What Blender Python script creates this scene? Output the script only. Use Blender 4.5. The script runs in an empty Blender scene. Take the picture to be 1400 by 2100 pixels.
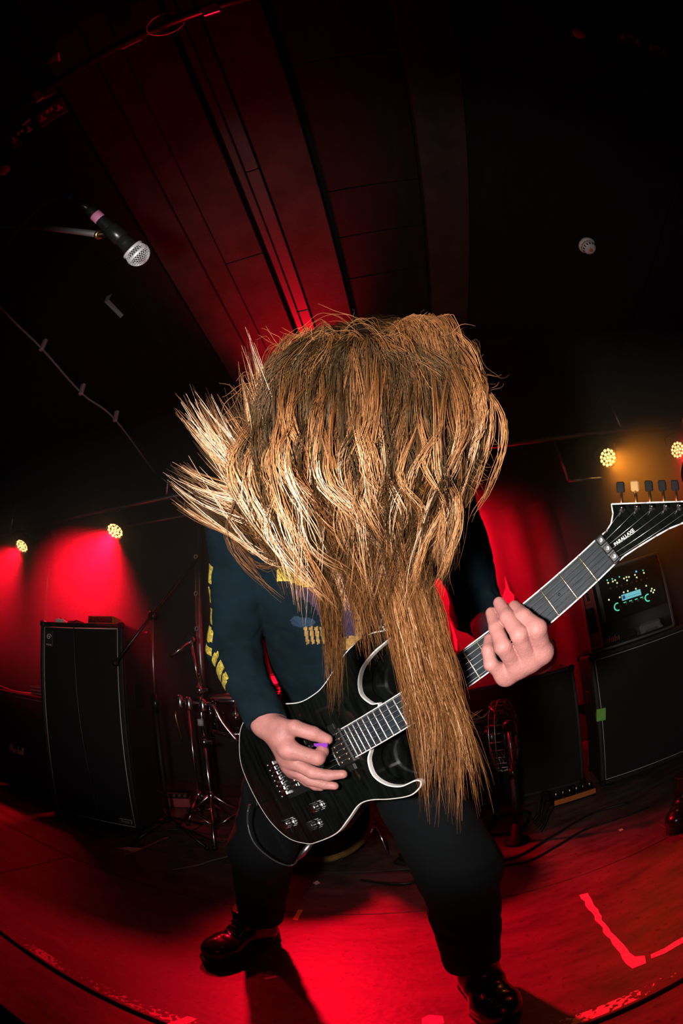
import bpy, math, random
import numpy as np
from mathutils import Vector, Matrix
random.seed(7); rng = np.random.default_rng(7)
sc = bpy.context.scene
COL = sc.collection
R = math.radians

# ------------------------------------------------------------------ camera
CAM = np.array([0.0, 0.0, 0.9]); FPX = 875.0
PITCH, ROLL, AZ = R(23.3), R(6.5), R(8.1)
_z = np.array([-math.sin(ROLL)*math.cos(PITCH), math.cos(ROLL)*math.cos(PITCH), math.sin(PITCH)])
_f = np.array([0, 0, 1.0]) - _z*_z[2]; _f /= np.linalg.norm(_f)
_r = np.cross(_z, _f)
if _r[0] < 0: _r = -_r
CM = np.stack([math.cos(AZ)*_r - math.sin(AZ)*_f, math.cos(AZ)*_f + math.sin(AZ)*_r, _z])
cam = bpy.data.objects.new('camera', bpy.data.cameras.new('camera')); COL.objects.link(cam)
cam.data.type = 'PANO'
cam.data.sensor_fit = 'VERTICAL'; cam.data.sensor_height = 36; cam.data.sensor_width = 24
cam.data.panorama_type = 'FISHEYE_EQUISOLID'
cam.data.fisheye_lens = 15; cam.data.fisheye_fov = R(200)
cam.data.clip_start = 0.01
_m = Matrix.Identity(4)
for i in range(3):
    _m[i][0], _m[i][1], _m[i][2], _m[i][3] = CM[i, 0], CM[i, 1], -CM[i, 2], CAM[i]
cam.matrix_world = _m
sc.camera = cam

def ray(x, y):
    p = np.array([x-700.0, y-1050.0]); r = np.hypot(*p)+1e-9; th = 2*np.arcsin(r/(2*FPX))
    return CM @ np.array([p[0]/r*np.sin(th), -p[1]/r*np.sin(th), np.cos(th)])
def at(x, y, d=None, Y=None, Z=None, X=None):
    v = ray(x, y)
    if Y is not None: d = Y/v[1]
    elif Z is not None: d = (Z-CAM[2])/v[2]
    elif X is not None: d = X/v[0]
    return CAM + v*d

# ------------------------------------------------------------------ world, exposure, lights
w = bpy.data.worlds.new('World'); sc.world = w; w.use_nodes = True
w.node_tree.nodes['Background'].inputs[0].default_value = (0.002, 0.0022, 0.003, 1)
w.node_tree.nodes['Background'].inputs[1].default_value = 0.35
sc.view_settings.view_transform = 'Standard'; sc.view_settings.look = 'None'
sc.view_settings.exposure = 0.0; sc.view_settings.gamma = 1.0; sc.view_settings.use_curve_mapping = False
cy = sc.cycles
cy.max_bounces = 3; cy.diffuse_bounces = 1; cy.glossy_bounces = 2; cy.transmission_bounces = 2
cy.volume_bounces = 0; cy.transparent_max_bounces = 4
cy.caustics_reflective = False; cy.caustics_refractive = False
cy.sample_clamp_indirect = 3.0
cy.use_adaptive_sampling = True; cy.adaptive_threshold = 0.03

def spot(name, loc, target, energy, color, size, blend, radius=0.04, parent=None):
    l = bpy.data.lights.new(name, 'SPOT'); l.energy = energy; l.color = color
    l.spot_size = R(size); l.spot_blend = blend; l.shadow_soft_size = radius
    o = bpy.data.objects.new(name, l); COL.objects.link(o)
    o.location = loc
    o.rotation_euler = (Vector(target)-Vector(loc)).to_track_quat('-Z', 'Y').to_euler()
    return o
RED = (1.0, 0.0015, 0.018); AMBER = (1.0, 0.28, 0.02)
# the photographer's flash beside the lens; the house rig over the audience
spot('camera_flash', (-0.14, -0.02, 0.93), (-0.08, 0.62, 1.20), 42, (1.0, 0.92, 0.88), 122, 0.5, 0.03).scale = (1.5, 1, 1)
spot('house_spot', (1.3, -2.6, 2.5), (0.25, 0.85, 0.0), 16, RED, 34, 0.9, 0.08)

# ------------------------------------------------------------------ materials
def mat(name, col, rough=0.5, metal=0.0, noise=None, bump=None, spec=0.5, coat=0.0, emit=None, estr=0.0, stretch=(1, 1, 1)):
    m = bpy.data.materials.new(name); m.use_nodes = True
    nt = m.node_tree; b = nt.nodes['Principled BSDF']
    b.inputs['Base Color'].default_value = (*col, 1); b.inputs['Roughness'].default_value = rough
    b.inputs['Metallic'].default_value = metal; b.inputs['Specular IOR Level'].default_value = spec
    b.inputs['Coat Weight'].default_value = coat; b.inputs['Coat Roughness'].default_value = 0.06
    if emit: b.inputs['Emission Color'].default_value = (*emit, 1); b.inputs['Emission Strength'].default_value = estr
    tc = nt.nodes.new('ShaderNodeTexCoord'); mp = nt.nodes.new('ShaderNodeMapping')
    mp.inputs['Scale'].default_value = stretch; nt.links.new(tc.outputs['Object'], mp.inputs['Vector'])
    n = nt.nodes.new('ShaderNodeTexNoise'); n.inputs['Scale'].default_value = noise[0] if noise else 40
    n.inputs['Detail'].default_value = 6; nt.links.new(mp.outputs[0], n.inputs['Vector'])
    cr = nt.nodes.new('ShaderNodeValToRGB'); a = noise[1] if noise else 0.06
    cr.color_ramp.elements[0].position = 0.3; cr.color_ramp.elements[1].position = 0.7
    cr.color_ramp.elements[0].color = (*[c*(1-a) for c in col], 1); cr.color_ramp.elements[1].color = (*[min(1, c*(1+a)) for c in col], 1)
    nt.links.new(n.outputs['Fac'], cr.inputs[0]); nt.links.new(cr.outputs[0], b.inputs['Base Color'])
    if bump:
        n2 = nt.nodes.new('ShaderNodeTexNoise'); n2.inputs['Scale'].default_value = bump[0]; n2.inputs['Detail'].default_value = 5
        nt.links.new(mp.outputs[0], n2.inputs['Vector'])
        bp = nt.nodes.new('ShaderNodeBump'); bp.inputs['Strength'].default_value = bump[1]; bp.inputs['Distance'].default_value = bump[2] if len(bump) > 2 else 0.005
        nt.links.new(n2.outputs['Fac'], bp.inputs['Height']); nt.links.new(bp.outputs[0], b.inputs['Normal'])
    return m
MT = dict(
    black_gloss=mat('black_gloss', (0.004, 0.005, 0.004), 0.12, spec=0.5, coat=0.6, noise=(9, 0.6), stretch=(14, 1.2, 1)),
    black=mat('black_matte', (0.010, 0.010, 0.010), 0.6, spec=0.3),
    black_plastic=mat('black_plastic', (0.010, 0.011, 0.011), 0.3),
    tolex=mat('tolex', (0.012, 0.012, 0.012), 0.55, bump=(900, 0.5, 0.001)),
    grille=mat('grille_cloth', (0.007, 0.006, 0.006), 0.9, bump=(700, 0.8, 0.001), noise=(300, 0.5)),
    white=mat('white_binding', (0.78, 0.77, 0.72), 0.35),
    piping=mat('piping', (0.66, 0.60, 0.52), 0.5),
    chrome=mat('chrome', (0.80, 0.80, 0.81), 0.2, 1.0),
    mesh=mat('mic_mesh', (0.62, 0.62, 0.64), 0.4, 0.35),
    boom=mat('boom_tube', (0.6, 0.58, 0.58), 0.34, 0.85),
    cream=mat('cream_button', (0.50, 0.30, 0.11), 0.4),
    steel=mat('brushed_steel', (0.5, 0.5, 0.5), 0.35, 1.0),
    brass=mat('brass', (0.75, 0.52, 0.22), 0.3, 1.0),
    gold=mat('fret_gold', (0.82, 0.66, 0.42), 0.32, 1.0),
    fretwire=mat('fret_wire', (0.85, 0.80, 0.75), 0.4, 0.85),
    string=mat('string_steel', (0.72, 0.72, 0.70), 0.35, 0.9),
    ebony=mat('ebony_board', (0.016, 0.022, 0.026), 0.5, noise=(22, 0.7), stretch=(2, 30, 2), spec=0.10),
    neckwood=mat('neck_wood', (0.10, 0.035, 0.014), 0.35, noise=(20, 0.4), stretch=(1, 12, 12)),
    skin=mat('skin', (0.40, 0.172, 0.15), 0.5, noise=(45, 0.16), bump=(330, 0.45, 0.0015), spec=0.3),
    nail=mat('nail', (0.60, 0.32, 0.27), 0.25),
    sweater=mat('sweater_knit', (0.0028, 0.0105, 0.0155), 0.95, noise=(25, 0.25), bump=(1400, 0.35, 0.001), spec=0.15),
    trousers=mat('trousers_twill', (0.0022, 0.0032, 0.004), 0.9, bump=(1200, 0.4, 0.001), spec=0.15),
    yellow=mat('yellow_print', (0.50, 0.38, 0.05), 0.8, noise=(260, 0.7)),
    ochre=mat('ochre_print', (0.30, 0.17, 0.045), 0.85, noise=(200, 0.5)),
    purple=mat('purple_print', (0.035, 0.018, 0.045), 0.85, noise=(200, 0.5)),
    blue=mat('blue_print', (0.005, 0.026, 0.055), 0.8, noise=(200, 0.4)),
    leather=mat('boot_leather', (0.006, 0.006, 0.006), 0.24, bump=(60, 0.12, 0.004), coat=0.5),
    rubber=mat('rubber', (0.008, 0.008, 0.008), 0.6),
    pink_tape=mat('pink_tape', (0.85, 0.30, 0.52), 0.6),
    blue_tape=mat('blue_tape', (0.03, 0.08, 0.45), 0.5),
    green_tape=mat('green_tape', (0.20, 0.62, 0.08), 0.6),
    yellow_tape=mat('yellow_tape', (0.75, 0.42, 0.03), 0.6),
    white_tape=mat('white_tape', (0.80, 0.74, 0.70), 0.7, noise=(60, 0.25)),
    purple_pick=mat('purple_pick', (0.24, 0.04, 0.42), 0.35),
    plastic_white=mat('plastic_white', (0.55, 0.54, 0.52), 0.4),
    plate_grey=mat('socket_plate', (0.035, 0.03, 0.032), 0.45),
    socket_pink=mat('socket_insert', (0.42, 0.24, 0.26), 0.5),
    grey=mat('grey_plastic', (0.16, 0.16, 0.16), 0.5),
    wood_hoop=mat('hoop_wood', (0.34, 0.19, 0.05), 0.4, noise=(30, 0.3)),
    drumhead=mat('drumhead', (0.55, 0.53, 0.50), 0.5, noise=(20, 0.1)),
    drumshell=mat('drum_shell', (0.03, 0.006, 0.006), 0.2, coat=0.6),
    kickhead=mat('kick_head', (0.010, 0.009, 0.009), 0.35),
    rug=mat('rug_pile', (0.055, 0.035, 0.026), 0.95, noise=(14, 0.6), bump=(500, 0.8, 0.003)),
    red_lit_tint=mat('red_light_tint', (0.55, 0.10, 0.10), 0.4, 0.3),  # red stage light put into the base colour of the red-lit parts
    orange=mat('orange_trim', (0.60, 0.16, 0.03), 0.4),
    green_box=mat('green_box', (0.10, 0.16, 0.02), 0.4),
    cable=mat('cable_rubber', (0.012, 0.012, 0.012), 0.4),
    banner=mat('banner_cloth', (0.045, 0.035, 0.035), 0.8, noise=(8, 0.3)),
    flame=mat('banner_flame', (0.95, 0.55, 0.40), 0.7, noise=(60, 0.15)),
    led_red=mat('led_red', (0.9, 0.5, 0.2), 0.3, emit=(1.0, 0.50, 0.16), estr=5),
    led_amber=mat('led_amber', (0.9, 0.6, 0.2), 0.3, emit=(1.0, 0.58, 0.14), estr=6),
    led_green=mat('led_green', (0.3, 0.8, 0.5), 0.3, emit=(0.10, 0.85, 0.55), estr=1.0),
    led_cream=mat('led_cream', (0.8, 0.8, 0.5), 0.3, emit=(0.85, 0.9, 0.45), estr=1.0),
    led_blue=mat('led_blue', (0.2, 0.5, 0.9), 0.3, emit=(0.12, 0.55, 1.0), estr=1.1),
    screen=mat('screen', (0.2, 0.6, 0.7), 0.3, emit=(0.22, 0.72, 0.78), estr=0.75),
    screen_ink=mat('screen_ink', (0.05, 0.1, 0.4), 0.3, emit=(0.04, 0.12, 0.45), estr=0.5),
    amber_dot=mat('amber_dot', (1, 0.6, 0.2), 0.3, emit=(1, 0.55, 0.15), estr=5),
    paint=mat('wall_paint', (0.035, 0.028, 0.028), 0.75, noise=(3, 0.35), bump=(40, 0.2, 0.004)),
    board=mat('ceiling_board', (0.0035, 0.0026, 0.0025), 0.8, spec=0.15, noise=(5, 0.5), bump=(55, 0.5, 0.006), stretch=(6, 1, 1)),
    beam=mat('ceiling_beam', (0.019, 0.010, 0.009), 0.7, spec=0.15, noise=(9, 0.35), bump=(70, 0.35, 0.004)),
    channel=mat('ceiling_channel', (0.010, 0.010, 0.010), 0.5, noise=(12, 0.4)),
    skinboot=mat('dark_denim', (0.006, 0.006, 0.008), 0.9),
)

# the stage boards: dark paint, scuffs, and the worn white line along the lip
def stage_mat():
    m = bpy.data.materials.new('stage_boards'); m.use_nodes = True; nt = m.node_tree; L = nt.links
    b = nt.nodes['Principled BSDF']; N = nt.nodes.new
    g = N('ShaderNodeNewGeometry'); sx = N('ShaderNodeSeparateXYZ'); L.new(g.outputs['Position'], sx.inputs[0])
    mp = N('ShaderNodeMapping'); mp.inputs['Scale'].default_value = (2.0, 5.0, 1); L.new(g.outputs['Position'], mp.inputs[0])
    n1 = N('ShaderNodeTexNoise'); n1.inputs['Scale'].default_value = 2.2; n1.inputs['Detail'].default_value = 9; n1.inputs['Roughness'].default_value = 0.68
    L.new(mp.outputs[0], n1.inputs['Vector'])
    cr = N('ShaderNodeValToRGB'); e = cr.color_ramp.elements
    e[0].position = 0.32; e[0].color = (0.035, 0.022, 0.020, 1); e[1].position = 0.66; e[1].color = (0.12, 0.085, 0.08, 1)
    L.new(n1.outputs['Fac'], cr.inputs[0])
    # scuffs
    n2 = N('ShaderNodeTexNoise'); n2.inputs['Scale'].default_value = 46; n2.inputs['Detail'].default_value = 4; L.new(g.outputs['Position'], n2.inputs['Vector'])
    c2 = N('ShaderNodeValToRGB'); c2.color_ramp.elements[0].position = 0.60; c2.color_ramp.elements[1].position = 0.72
    L.new(n2.outputs['Fac'], c2.inputs[0])
    mx = N('ShaderNodeMixRGB'); mx.inputs[2].default_value = (0.03, 0.024, 0.024, 1); L.new(c2.outputs[0], mx.inputs[0]); L.new(cr.outputs[0], mx.inputs[1])
    # worn white line near the lip: a band in Y broken up by noise
    sub = N('ShaderNodeMath'); sub.operation = 'SUBTRACT'; sub.inputs[1].default_value = 0.602; L.new(sx.outputs['Y'], sub.inputs[0])
    ab = N('ShaderNodeMath'); ab.operation = 'ABSOLUTE'; L.new(sub.outputs[0], ab.inputs[0])
    n3 = N('ShaderNodeTexNoise'); n3.inputs['Scale'].default_value = 4.0; n3.inputs['Detail'].default_value = 1; L.new(g.outputs['Position'], n3.inputs['Vector'])
    n4 = N('ShaderNodeTexNoise'); n4.inputs['Scale'].default_value = 70; n4.inputs['Detail'].default_value = 5; L.new(g.outputs['Position'], n4.inputs['Vector'])
    lt = N('ShaderNodeMath'); lt.operation = 'LESS_THAN'; lt.inputs[1].default_value = 0.019; L.new(ab.outputs[0], lt.inputs[0])
    ad = N('ShaderNodeMath'); ad.operation = 'ADD'; L.new(n3.outputs['Fac'], ad.inputs[0]); L.new(n4.outputs['Fac'], ad.inputs[1])
    gt = N('ShaderNodeMath'); gt.operation = 'GREATER_THAN'; gt.inputs[1].default_value = 1.05; L.new(ad.outputs[0], gt.inputs[0])
    ml = N('ShaderNodeMath'); ml.operation = 'MULTIPLY'; L.new(lt.outputs[0], ml.inputs[0]); L.new(gt.outputs[0], ml.inputs[1])
    m2 = N('ShaderNodeMixRGB'); m2.inputs[2].default_value = (0.62, 0.55, 0.50, 1); L.new(ml.outputs[0], m2.inputs[0]); L.new(mx.outputs[0], m2.inputs[1])
    L.new(m2.outputs[0], b.inputs['Base Color'])
    rr = N('ShaderNodeMapRange'); rr.inputs['To Min'].default_value = 0.34; rr.inputs['To Max'].default_value = 0.62; L.new(n1.outputs['Fac'], rr.inputs['Value'])
    L.new(rr.outputs[0], b.inputs['Roughness'])
    bp = N('ShaderNodeBump'); bp.inputs['Strength'].default_value = 0.25; bp.inputs['Distance'].default_value = 0.004
    L.new(n2.outputs['Fac'], bp.inputs['Height']); L.new(bp.outputs[0], b.inputs['Normal'])
    return m
MT['stage'] = stage_mat()

# ------------------------------------------------------------------ mesh helpers
def nrm(v):
    v = np.asarray(v, float); return v/(np.linalg.norm(v)+1e-12)
class MB:
    def __init__(s): s.v = []; s.f = []; s.sm = []
    def add(s, V, F, smooth=False):
        o = len(s.v); s.v += [tuple(map(float, p)) for p in V]; s.f += [tuple(i+o for i in f) for f in F]; s.sm += [smooth]*len(F); return s
    def box(s, lo, hi, b=0.0):
        (x0, y0, z0), (x1, y1, z1) = lo, hi
        if b <= 0:
            V = [(x, y, z) for x in (x0, x1) for y in (y0, y1) for z in (z0, z1)]
            F = [(0, 1, 3, 2), (4, 6, 7, 5), (0, 4, 5, 1), (2, 3, 7, 6), (0, 2, 6, 4), (1, 5, 7, 3)]
            return s.add(V, F)
        # chamfered box: three shrunken face quads per axis, joined
        idx = {}; V = []
        for i in (0, 1):
            for j in (0, 1):
                for k in (0, 1):
                    X, Y, Z = (x0, x1)[i], (y0, y1)[j], (z0, z1)[k]; a = [b if t == 0 else -b for t in (i, j, k)]
                    for ax, p in enumerate(((X, Y+a[1], Z+a[2]), (X+a[0], Y, Z+a[2]), (X+a[0], Y+a[1], Z))):
                        idx[i, j, k, ax] = len(V); V.append(p)
        F = []
        q = lambda *t: F.append(tuple(idx[c] for c in t))
        for i in (0, 1):
            t = [(i, 0, 0, 0), (i, 1, 0, 0), (i, 1, 1, 0), (i, 0, 1, 0)]; q(*(t if i else t[::-1]))
            t = [(0, i, 0, 1), (1, i, 0, 1), (1, i, 1, 1), (0, i, 1, 1)]; q(*(t[::-1] if i else t))
            t = [(0, 0, i, 2), (1, 0, i, 2), (1, 1, i, 2), (0, 1, i, 2)]; q(*(t if i else t[::-1]))
        for i in (0, 1):
            for j in (0, 1):
                t = [(i, j, 0, 0), (i, j, 0, 1), (i, j, 1, 1), (i, j, 1, 0)]; q(*(t if (i+j) % 2 else t[::-1]))
                t = [(i, 0, j, 0), (i, 1, j, 0), (i, 1, j, 2), (i, 0, j, 2)]; q(*(t if (i+j) % 2 else t[::-1]))
                t = [(0, i, j, 1), (1, i, j, 1), (1, i, j, 2), (0, i, j, 2)]; q(*(t[::-1] if (i+j) % 2 else t))
                for k in (0, 1):
                    t = [(i, j, k, 0), (i, j, k, 1), (i, j, k, 2)]; q(*(t if (i+j+k) % 2 else t[::-1]))
        return s.add(V, F)
    def obox(s, c, ax, half, b=0.0):
        # box with own axes: c centre, ax 3 unit vectors, half sizes
        t = MB().box([-h for h in half], half, b); A = np.array(ax, float)
        V = [np.asarray(c)+A[0]*p[0]+A[1]*p[1]+A[2]*p[2] for p in t.v]
        return s.add(V, t.f)
    def tube(s, pts, r, n=8, closed=False, cap=True, smooth=True):
        P = [np.asarray(p, float) for p in pts]; m = len(P); rr = r if hasattr(r, '__len__') else [r]*m
        V = []; F = []; up = None
        for i in range(m):
            a = P[i-1] if (i > 0 or closed) else P[i]; c = P[(i+1) % m] if (i < m-1 or closed) else P[i]
            t = nrm(c-a)
            if up is None: up = nrm(np.cross(t, [0.31, 0.17, 0.93] if abs(t[2]) < .9 else [1, .1, 0]))
            up = nrm(up-t*np.dot(up, t)); sd = np.cross(t, up)
            V += [P[i]+rr[i]*(math.cos(2*math.pi*k/n)*up+math.sin(2*math.pi*k/n)*sd) for k in range(n)]
        for i in range(m if closed else m-1):
            for k in range(n):
                a, b = i*n, ((i+1) % m)*n
                F.append((a+k, a+(k+1) % n, b+(k+1) % n, b+k))
        s.add(V, F, smooth)
        if cap and not closed:
            o = len(s.v)-len(V)
            s.f += [tuple(o+k for k in range(n))[::-1], tuple(o+(m-1)*n+k for k in range(n))]; s.sm += [False, False]
        return s
    def lathe(s, c, ax, prof, n=24, smooth=True, caps=True):
        ax = nrm(ax); u = nrm(np.cross(ax, [0.2, 0.9, 0.31] if abs(ax[1]) < .9 else [1, 0, .2])); v = np.cross(ax, u); c = np.asarray(c, float)
        V = [c+ax*h+r*(math.cos(2*math.pi*k/n)*u+math.sin(2*math.pi*k/n)*v) for r, h in prof for k in range(n)]
        F = [(i*n+k, i*n+(k+1) % n, (i+1)*n+(k+1) % n, (i+1)*n+k) for i in range(len(prof)-1) for k in range(n)]
        s.add(V, F, smooth); o = len(s.v)-len(V)
        if tuple(prof[0]) == tuple(prof[-1]) or not caps: return s
        if prof[0][0] > 1e-6: s.f.append(tuple(o+k for k in range(n))[::-1]); s.sm.append(False)
        if prof[-1][0] > 1e-6: s.f.append(tuple(o+(len(prof)-1)*n+k for k in range(n))); s.sm.append(False)
        return s
    def cyl(s, a, b, r, n=16): a = np.asarray(a, float); b = np.asarray(b, float); return s.lathe(a, b-a, [(r, 0), (r, np.linalg.norm(b-a))], n)
    def prism(s, poly, z0, z1, smooth=False):
        n = len(poly); area = sum(poly[i][0]*poly[(i+1) % n][1]-poly[(i+1) % n][0]*poly[i][1] for i in range(n))
        P = poly if area > 0 else poly[::-1]
        V = [(x, y, z0) for x, y in P]+[(x, y, z1) for x, y in P]
        F = [tuple(range(n))[::-1], tuple(range(n, 2*n))]+[(i, (i+1) % n, n+(i+1) % n, n+i) for i in range(n)]
        return s.add(V, F)
    def ball(s, c, r, n=10, sc=(1, 1, 1)):
        pr = [(max(1e-7, math.sin(math.pi*i/n)), -math.cos(math.pi*i/n)) for i in range(n+1)]
        t = MB().lathe((0, 0, 0), (0, 0, 1), pr, n*2)
        return s.add([np.asarray(c)+np.array(p)*r*np.array(sc) for p in t.v], t.f, True)
    def build(s, name, m, parent=None, world=False):
        me = bpy.data.meshes.new(name); me.from_pydata(s.v, [], s.f); me.update()
        for i, p in enumerate(me.polygons): p.use_smooth = s.sm[i]
        o = bpy.data.objects.new(name, me); COL.objects.link(o)
        if m: me.materials.append(MT[m] if isinstance(m, str) else m)
        if parent: o.parent = parent
        if parent and world: o.matrix_parent_inverse = parent.matrix_basis.inverted()
        return o
def tag(o, label=None, cat=None, group=None, kind=None):
    if label: o['label'] = label
    if cat: o['category'] = cat
    if group: o['group'] = group
    if kind: o['kind'] = kind
    return o
def thing(name, label, cat, loc=(0, 0, 0), rz=0.0, group=None, matrix=None):
    o = bpy.data.objects.new(name, None); COL.objects.link(o); o.empty_display_size = 0.05
    if matrix is not None: o.matrix_basis = matrix
    else: o.location = loc; o.rotation_euler = (0, 0, rz)
    return tag(o, label, cat, group)
def share(o, parent, loc=None, name=None, matrix=None):
    c = o.copy(); COL.objects.link(c); c.parent = parent; c.name = name or o.name.split('.')[0]
    if matrix is not None: c.matrix_basis = matrix
    elif loc is not None: c.location = loc
    return c
def smooth_path(P, n=8, closed=False):
    P = [np.asarray(p, float) for p in P]; out = []; m = len(P)
    for i in range(m if closed else m-1):
        p0 = P[(i-1) % m] if (closed or i > 0) else 2*P[0]-P[1]
        p1, p2 = P[i], P[(i+1) % m]
        p3 = P[(i+2) % m] if (closed or i+2 < m) else 2*P[-1]-P[-2]
        for k in range(n):
            t = k/n
            out.append(0.5*((2*p1)+(-p0+p2)*t+(2*p0-5*p1+4*p2-p3)*t*t+(-p0+3*p1-3*p2+p3)*t**3))
    if not closed: out.append(P[-1])
    return out
def text(body, size, name, m, parent, matrix, extrude=0.0006, shear=0.0, bold=0.0):
    c = bpy.data.curves.new('tmp', 'FONT'); c.body = body; c.size = size; c.extrude = extrude; c.shear = shear; c.offset = bold
    c.align_x = 'CENTER'; c.align_y = 'CENTER'; c.resolution_u = 3
    t = bpy.data.objects.new('tmp', c); COL.objects.link(t)
    dg = bpy.context.evaluated_depsgraph_get(); me = bpy.data.meshes.new_from_object(t.evaluated_get(dg))
    bpy.data.objects.remove(t); o = bpy.data.objects.new(name, me); COL.objects.link(o)
    me.materials.clear(); me.materials.append(MT[m]); o.parent = parent; o.matrix_basis = matrix
    return o
def frame(o, x, y, z):
    return Matrix(((x[0], y[0], z[0], o[0]), (x[1], y[1], z[1], o[1]), (x[2], y[2], z[2], o[2]), (0, 0, 0, 1)))
FRONT = lambda x, z, y=-0.001: frame((x, y, z), (1, 0, 0), (0, 0, 1), (0, -1, 0))   # text on a local front face

# ------------------------------------------------------------------ implicit surfaces for bodies, cloth and boots
def caps(P, C):
    """signed distance to tapered capsules C = [(a, b, ra, rb), ...] -> (len(C), npts)"""
    out = []
    for a, b, ra, rb in C:
        a = np.asarray(a, np.float32); b = np.asarray(b, np.float32); d = b-a; L = float(d@d)+1e-12
        t = np.clip(((P-a)@d)/L, 0, 1)
        out.append(np.linalg.norm(P-a-t[:, None]*d, axis=1)-(ra+(rb-ra)*t))
    return out
def smin(D, k):
    r = D[0]
    for d in D[1:]:
        h = np.clip(0.5+0.5*(d-r)/k, 0, 1); r = d+(r-d)*h-k*h*(1-h)
    return r
def nets(fn, lo, hi, h):
    lo = np.array(lo, float); n = np.ceil((np.array(hi)-lo)/h).astype(int)+1
    g = [lo[i]+h*np.arange(n[i]) for i in range(3)]
    V = np.empty(n, np.float32)
    for i in range(n[0]):
        yy, zz = np.meshgrid(g[1], g[2], indexing='ij')
        P = np.stack([np.full(yy.size, g[0][i]), yy.ravel(), zz.ravel()], 1).astype(np.float32)
        V[i] = fn(P).reshape(n[1], n[2])
    ins = V < 0
    cs = [(i, j, k) for i in (0, 1) for j in (0, 1) for k in (0, 1)]
    sl = lambda A, c: A[c[0]:n[0]-1+c[0], c[1]:n[1]-1+c[1], c[2]:n[2]-1+c[2]]
    cnt = sum(sl(ins, c).astype(np.int8) for c in cs)
    cells = np.argwhere((cnt > 0) & (cnt < 8))
    vals = {c: V[cells[:, 0]+c[0], cells[:, 1]+c[1], cells[:, 2]+c[2]] for c in cs}
    acc = np.zeros((len(cells), 3)); num = np.zeros(len(cells))
    for c in cs:
        for ax in range(3):
            if c[ax]: continue
            e = list(c); e[ax] = 1; e = tuple(e); a, b = vals[c], vals[e]; m = (a < 0) != (b < 0)
            t = a/(a-b+1e-20); p = np.tile(np.array(c, float), (len(cells), 1)); p[:, ax] += t
            acc[m] += p[m]; num[m] += 1
    verts = lo+h*(cells+acc/num[:, None])
    idx = -np.ones(n-1, int); idx[cells[:, 0], cells[:, 1], cells[:, 2]] = np.arange(len(cells))
    F = []
    for ax in range(3):
        o1, o2 = [(1, 2), (2, 0), (0, 1)][ax]
        s0 = [slice(None)]*3; s1 = [slice(None)]*3; s0[ax] = slice(0, n[ax]-1); s1[ax] = slice(1, n[ax])
        A, B = ins[tuple(s0)], ins[tuple(s1)]
        for flip in (False, True):
            E = np.argwhere(A & ~B if not flip else ~A & B)
            E = E[(E[:, o1] > 0) & (E[:, o2] > 0) & (E[:, o1] < n[o1]-1) & (E[:, o2] < n[o2]-1)]
            q = []
            for d1, d2 in ((0, 0), (-1, 0), (-1, -1), (0, -1)):
                c = E.copy(); c[:, o1] += d1; c[:, o2] += d2; q.append(idx[c[:, 0], c[:, 1], c[:, 2]])
            q = np.stack(q, 1)[:, ::-1] if flip else np.stack(q, 1)
            F.append(q[(q >= 0).all(1)])
    return verts, np.concatenate(F)
def np_mesh(name, parts, m, parent=None, world=False, smooth=True):
    V = []; F = []; o = 0
    for v, f in parts: V.append(v); F.append(f+o); o += len(v)
    V = np.concatenate(V); F = np.concatenate(F)
    me = bpy.data.meshes.new(name); me.vertices.add(len(V)); me.vertices.foreach_set('co', V.astype(np.float32).ravel())
    k = F.shape[1]; me.loops.add(F.size); me.loops.foreach_set('vertex_index', F.astype(np.int32).ravel())
    me.polygons.add(len(F)); me.polygons.foreach_set('loop_start', np.arange(0, F.size, k, dtype=np.int32))
    me.update(calc_edges=True); me.validate()
    me.polygons.foreach_set('use_smooth', np.full(len(me.polygons), smooth))
    ob = bpy.data.objects.new(name, me); COL.objects.link(ob)
    if m: me.materials.append(MT[m] if isinstance(m, str) else m)
    if parent:
        ob.parent = parent
        if world: ob.matrix_parent_inverse = parent.matrix_basis.inverted()
    return ob
def bounds(C, pad=0.02):
    P = np.array([p for a, b, ra, rb in C for p in (np.asarray(a)-ra, np.asarray(a)+ra, np.asarray(b)-rb, np.asarray(b)+rb)])
    return P.min(0)-pad, P.max(0)+pad

# ================================================================== THE SETTING
XL, XR, YB, ZC = -4.4, 3.7, 3.55, 2.70
fl = MB().box((XL, 0.58, -0.06), (XR, YB, -0.022)).build('floor', 'black'); tag(fl, 'dark painted wooden stage floor', kind='structure')
xb = [XL, -1.65, 0.90, XR]; yb = [0.572, 1.36, YB]
for i in range(3):
    for j in range(2):
        MB().box((xb[i]+.0015, yb[j]+.0015, -0.03), (xb[i+1]-.0015, yb[j+1]-.0015, 0), 0.0015).build('panel', 'stage', fl)
ns = MB().box((XL, 0.28, -0.05), (XR, 0.560, -0.004), 0.006).build('trim_1', 'stage'); tag(ns, 'worn plank along the lip of the stage', kind='structure')
fa = MB().box((XL, 0.32, -0.95), (XR, 0.36, -0.05)).build('trim_2', 'black'); tag(fa, 'black front board of the stage', kind='structure')
pf = MB().box((XL, -4.0, -1.0), (XR, 0.36, -0.95)).build('floor_pit', 'paint'); tag(pf, 'dark floor in front of the stage', kind='structure')
wb = MB().box((XL, YB, 0), (XR, YB+.1, 2.9)).build('wall_back', 'paint'); tag(wb, 'dark painted back wall of the stage', kind='structure')
wl = MB().box((XL-.1, -1.0, -.95), (XL, YB, 2.9)).build('wall_left', 'paint'); tag(wl, 'dark side wall of the stage', kind='structure')
wr = MB().box((XR, -1.0, -.95), (XR+.1, YB, 2.9)).build('wall_right', 'paint'); tag(wr, 'dark side wall of the stage', kind='structure')
ce = MB().box((XL, -1.6, ZC+.10), (XR, YB+.1, ZC+.16)).build('ceiling', 'board'); tag(ce, 'black boarded ceiling with box beams', kind='structure')
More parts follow.
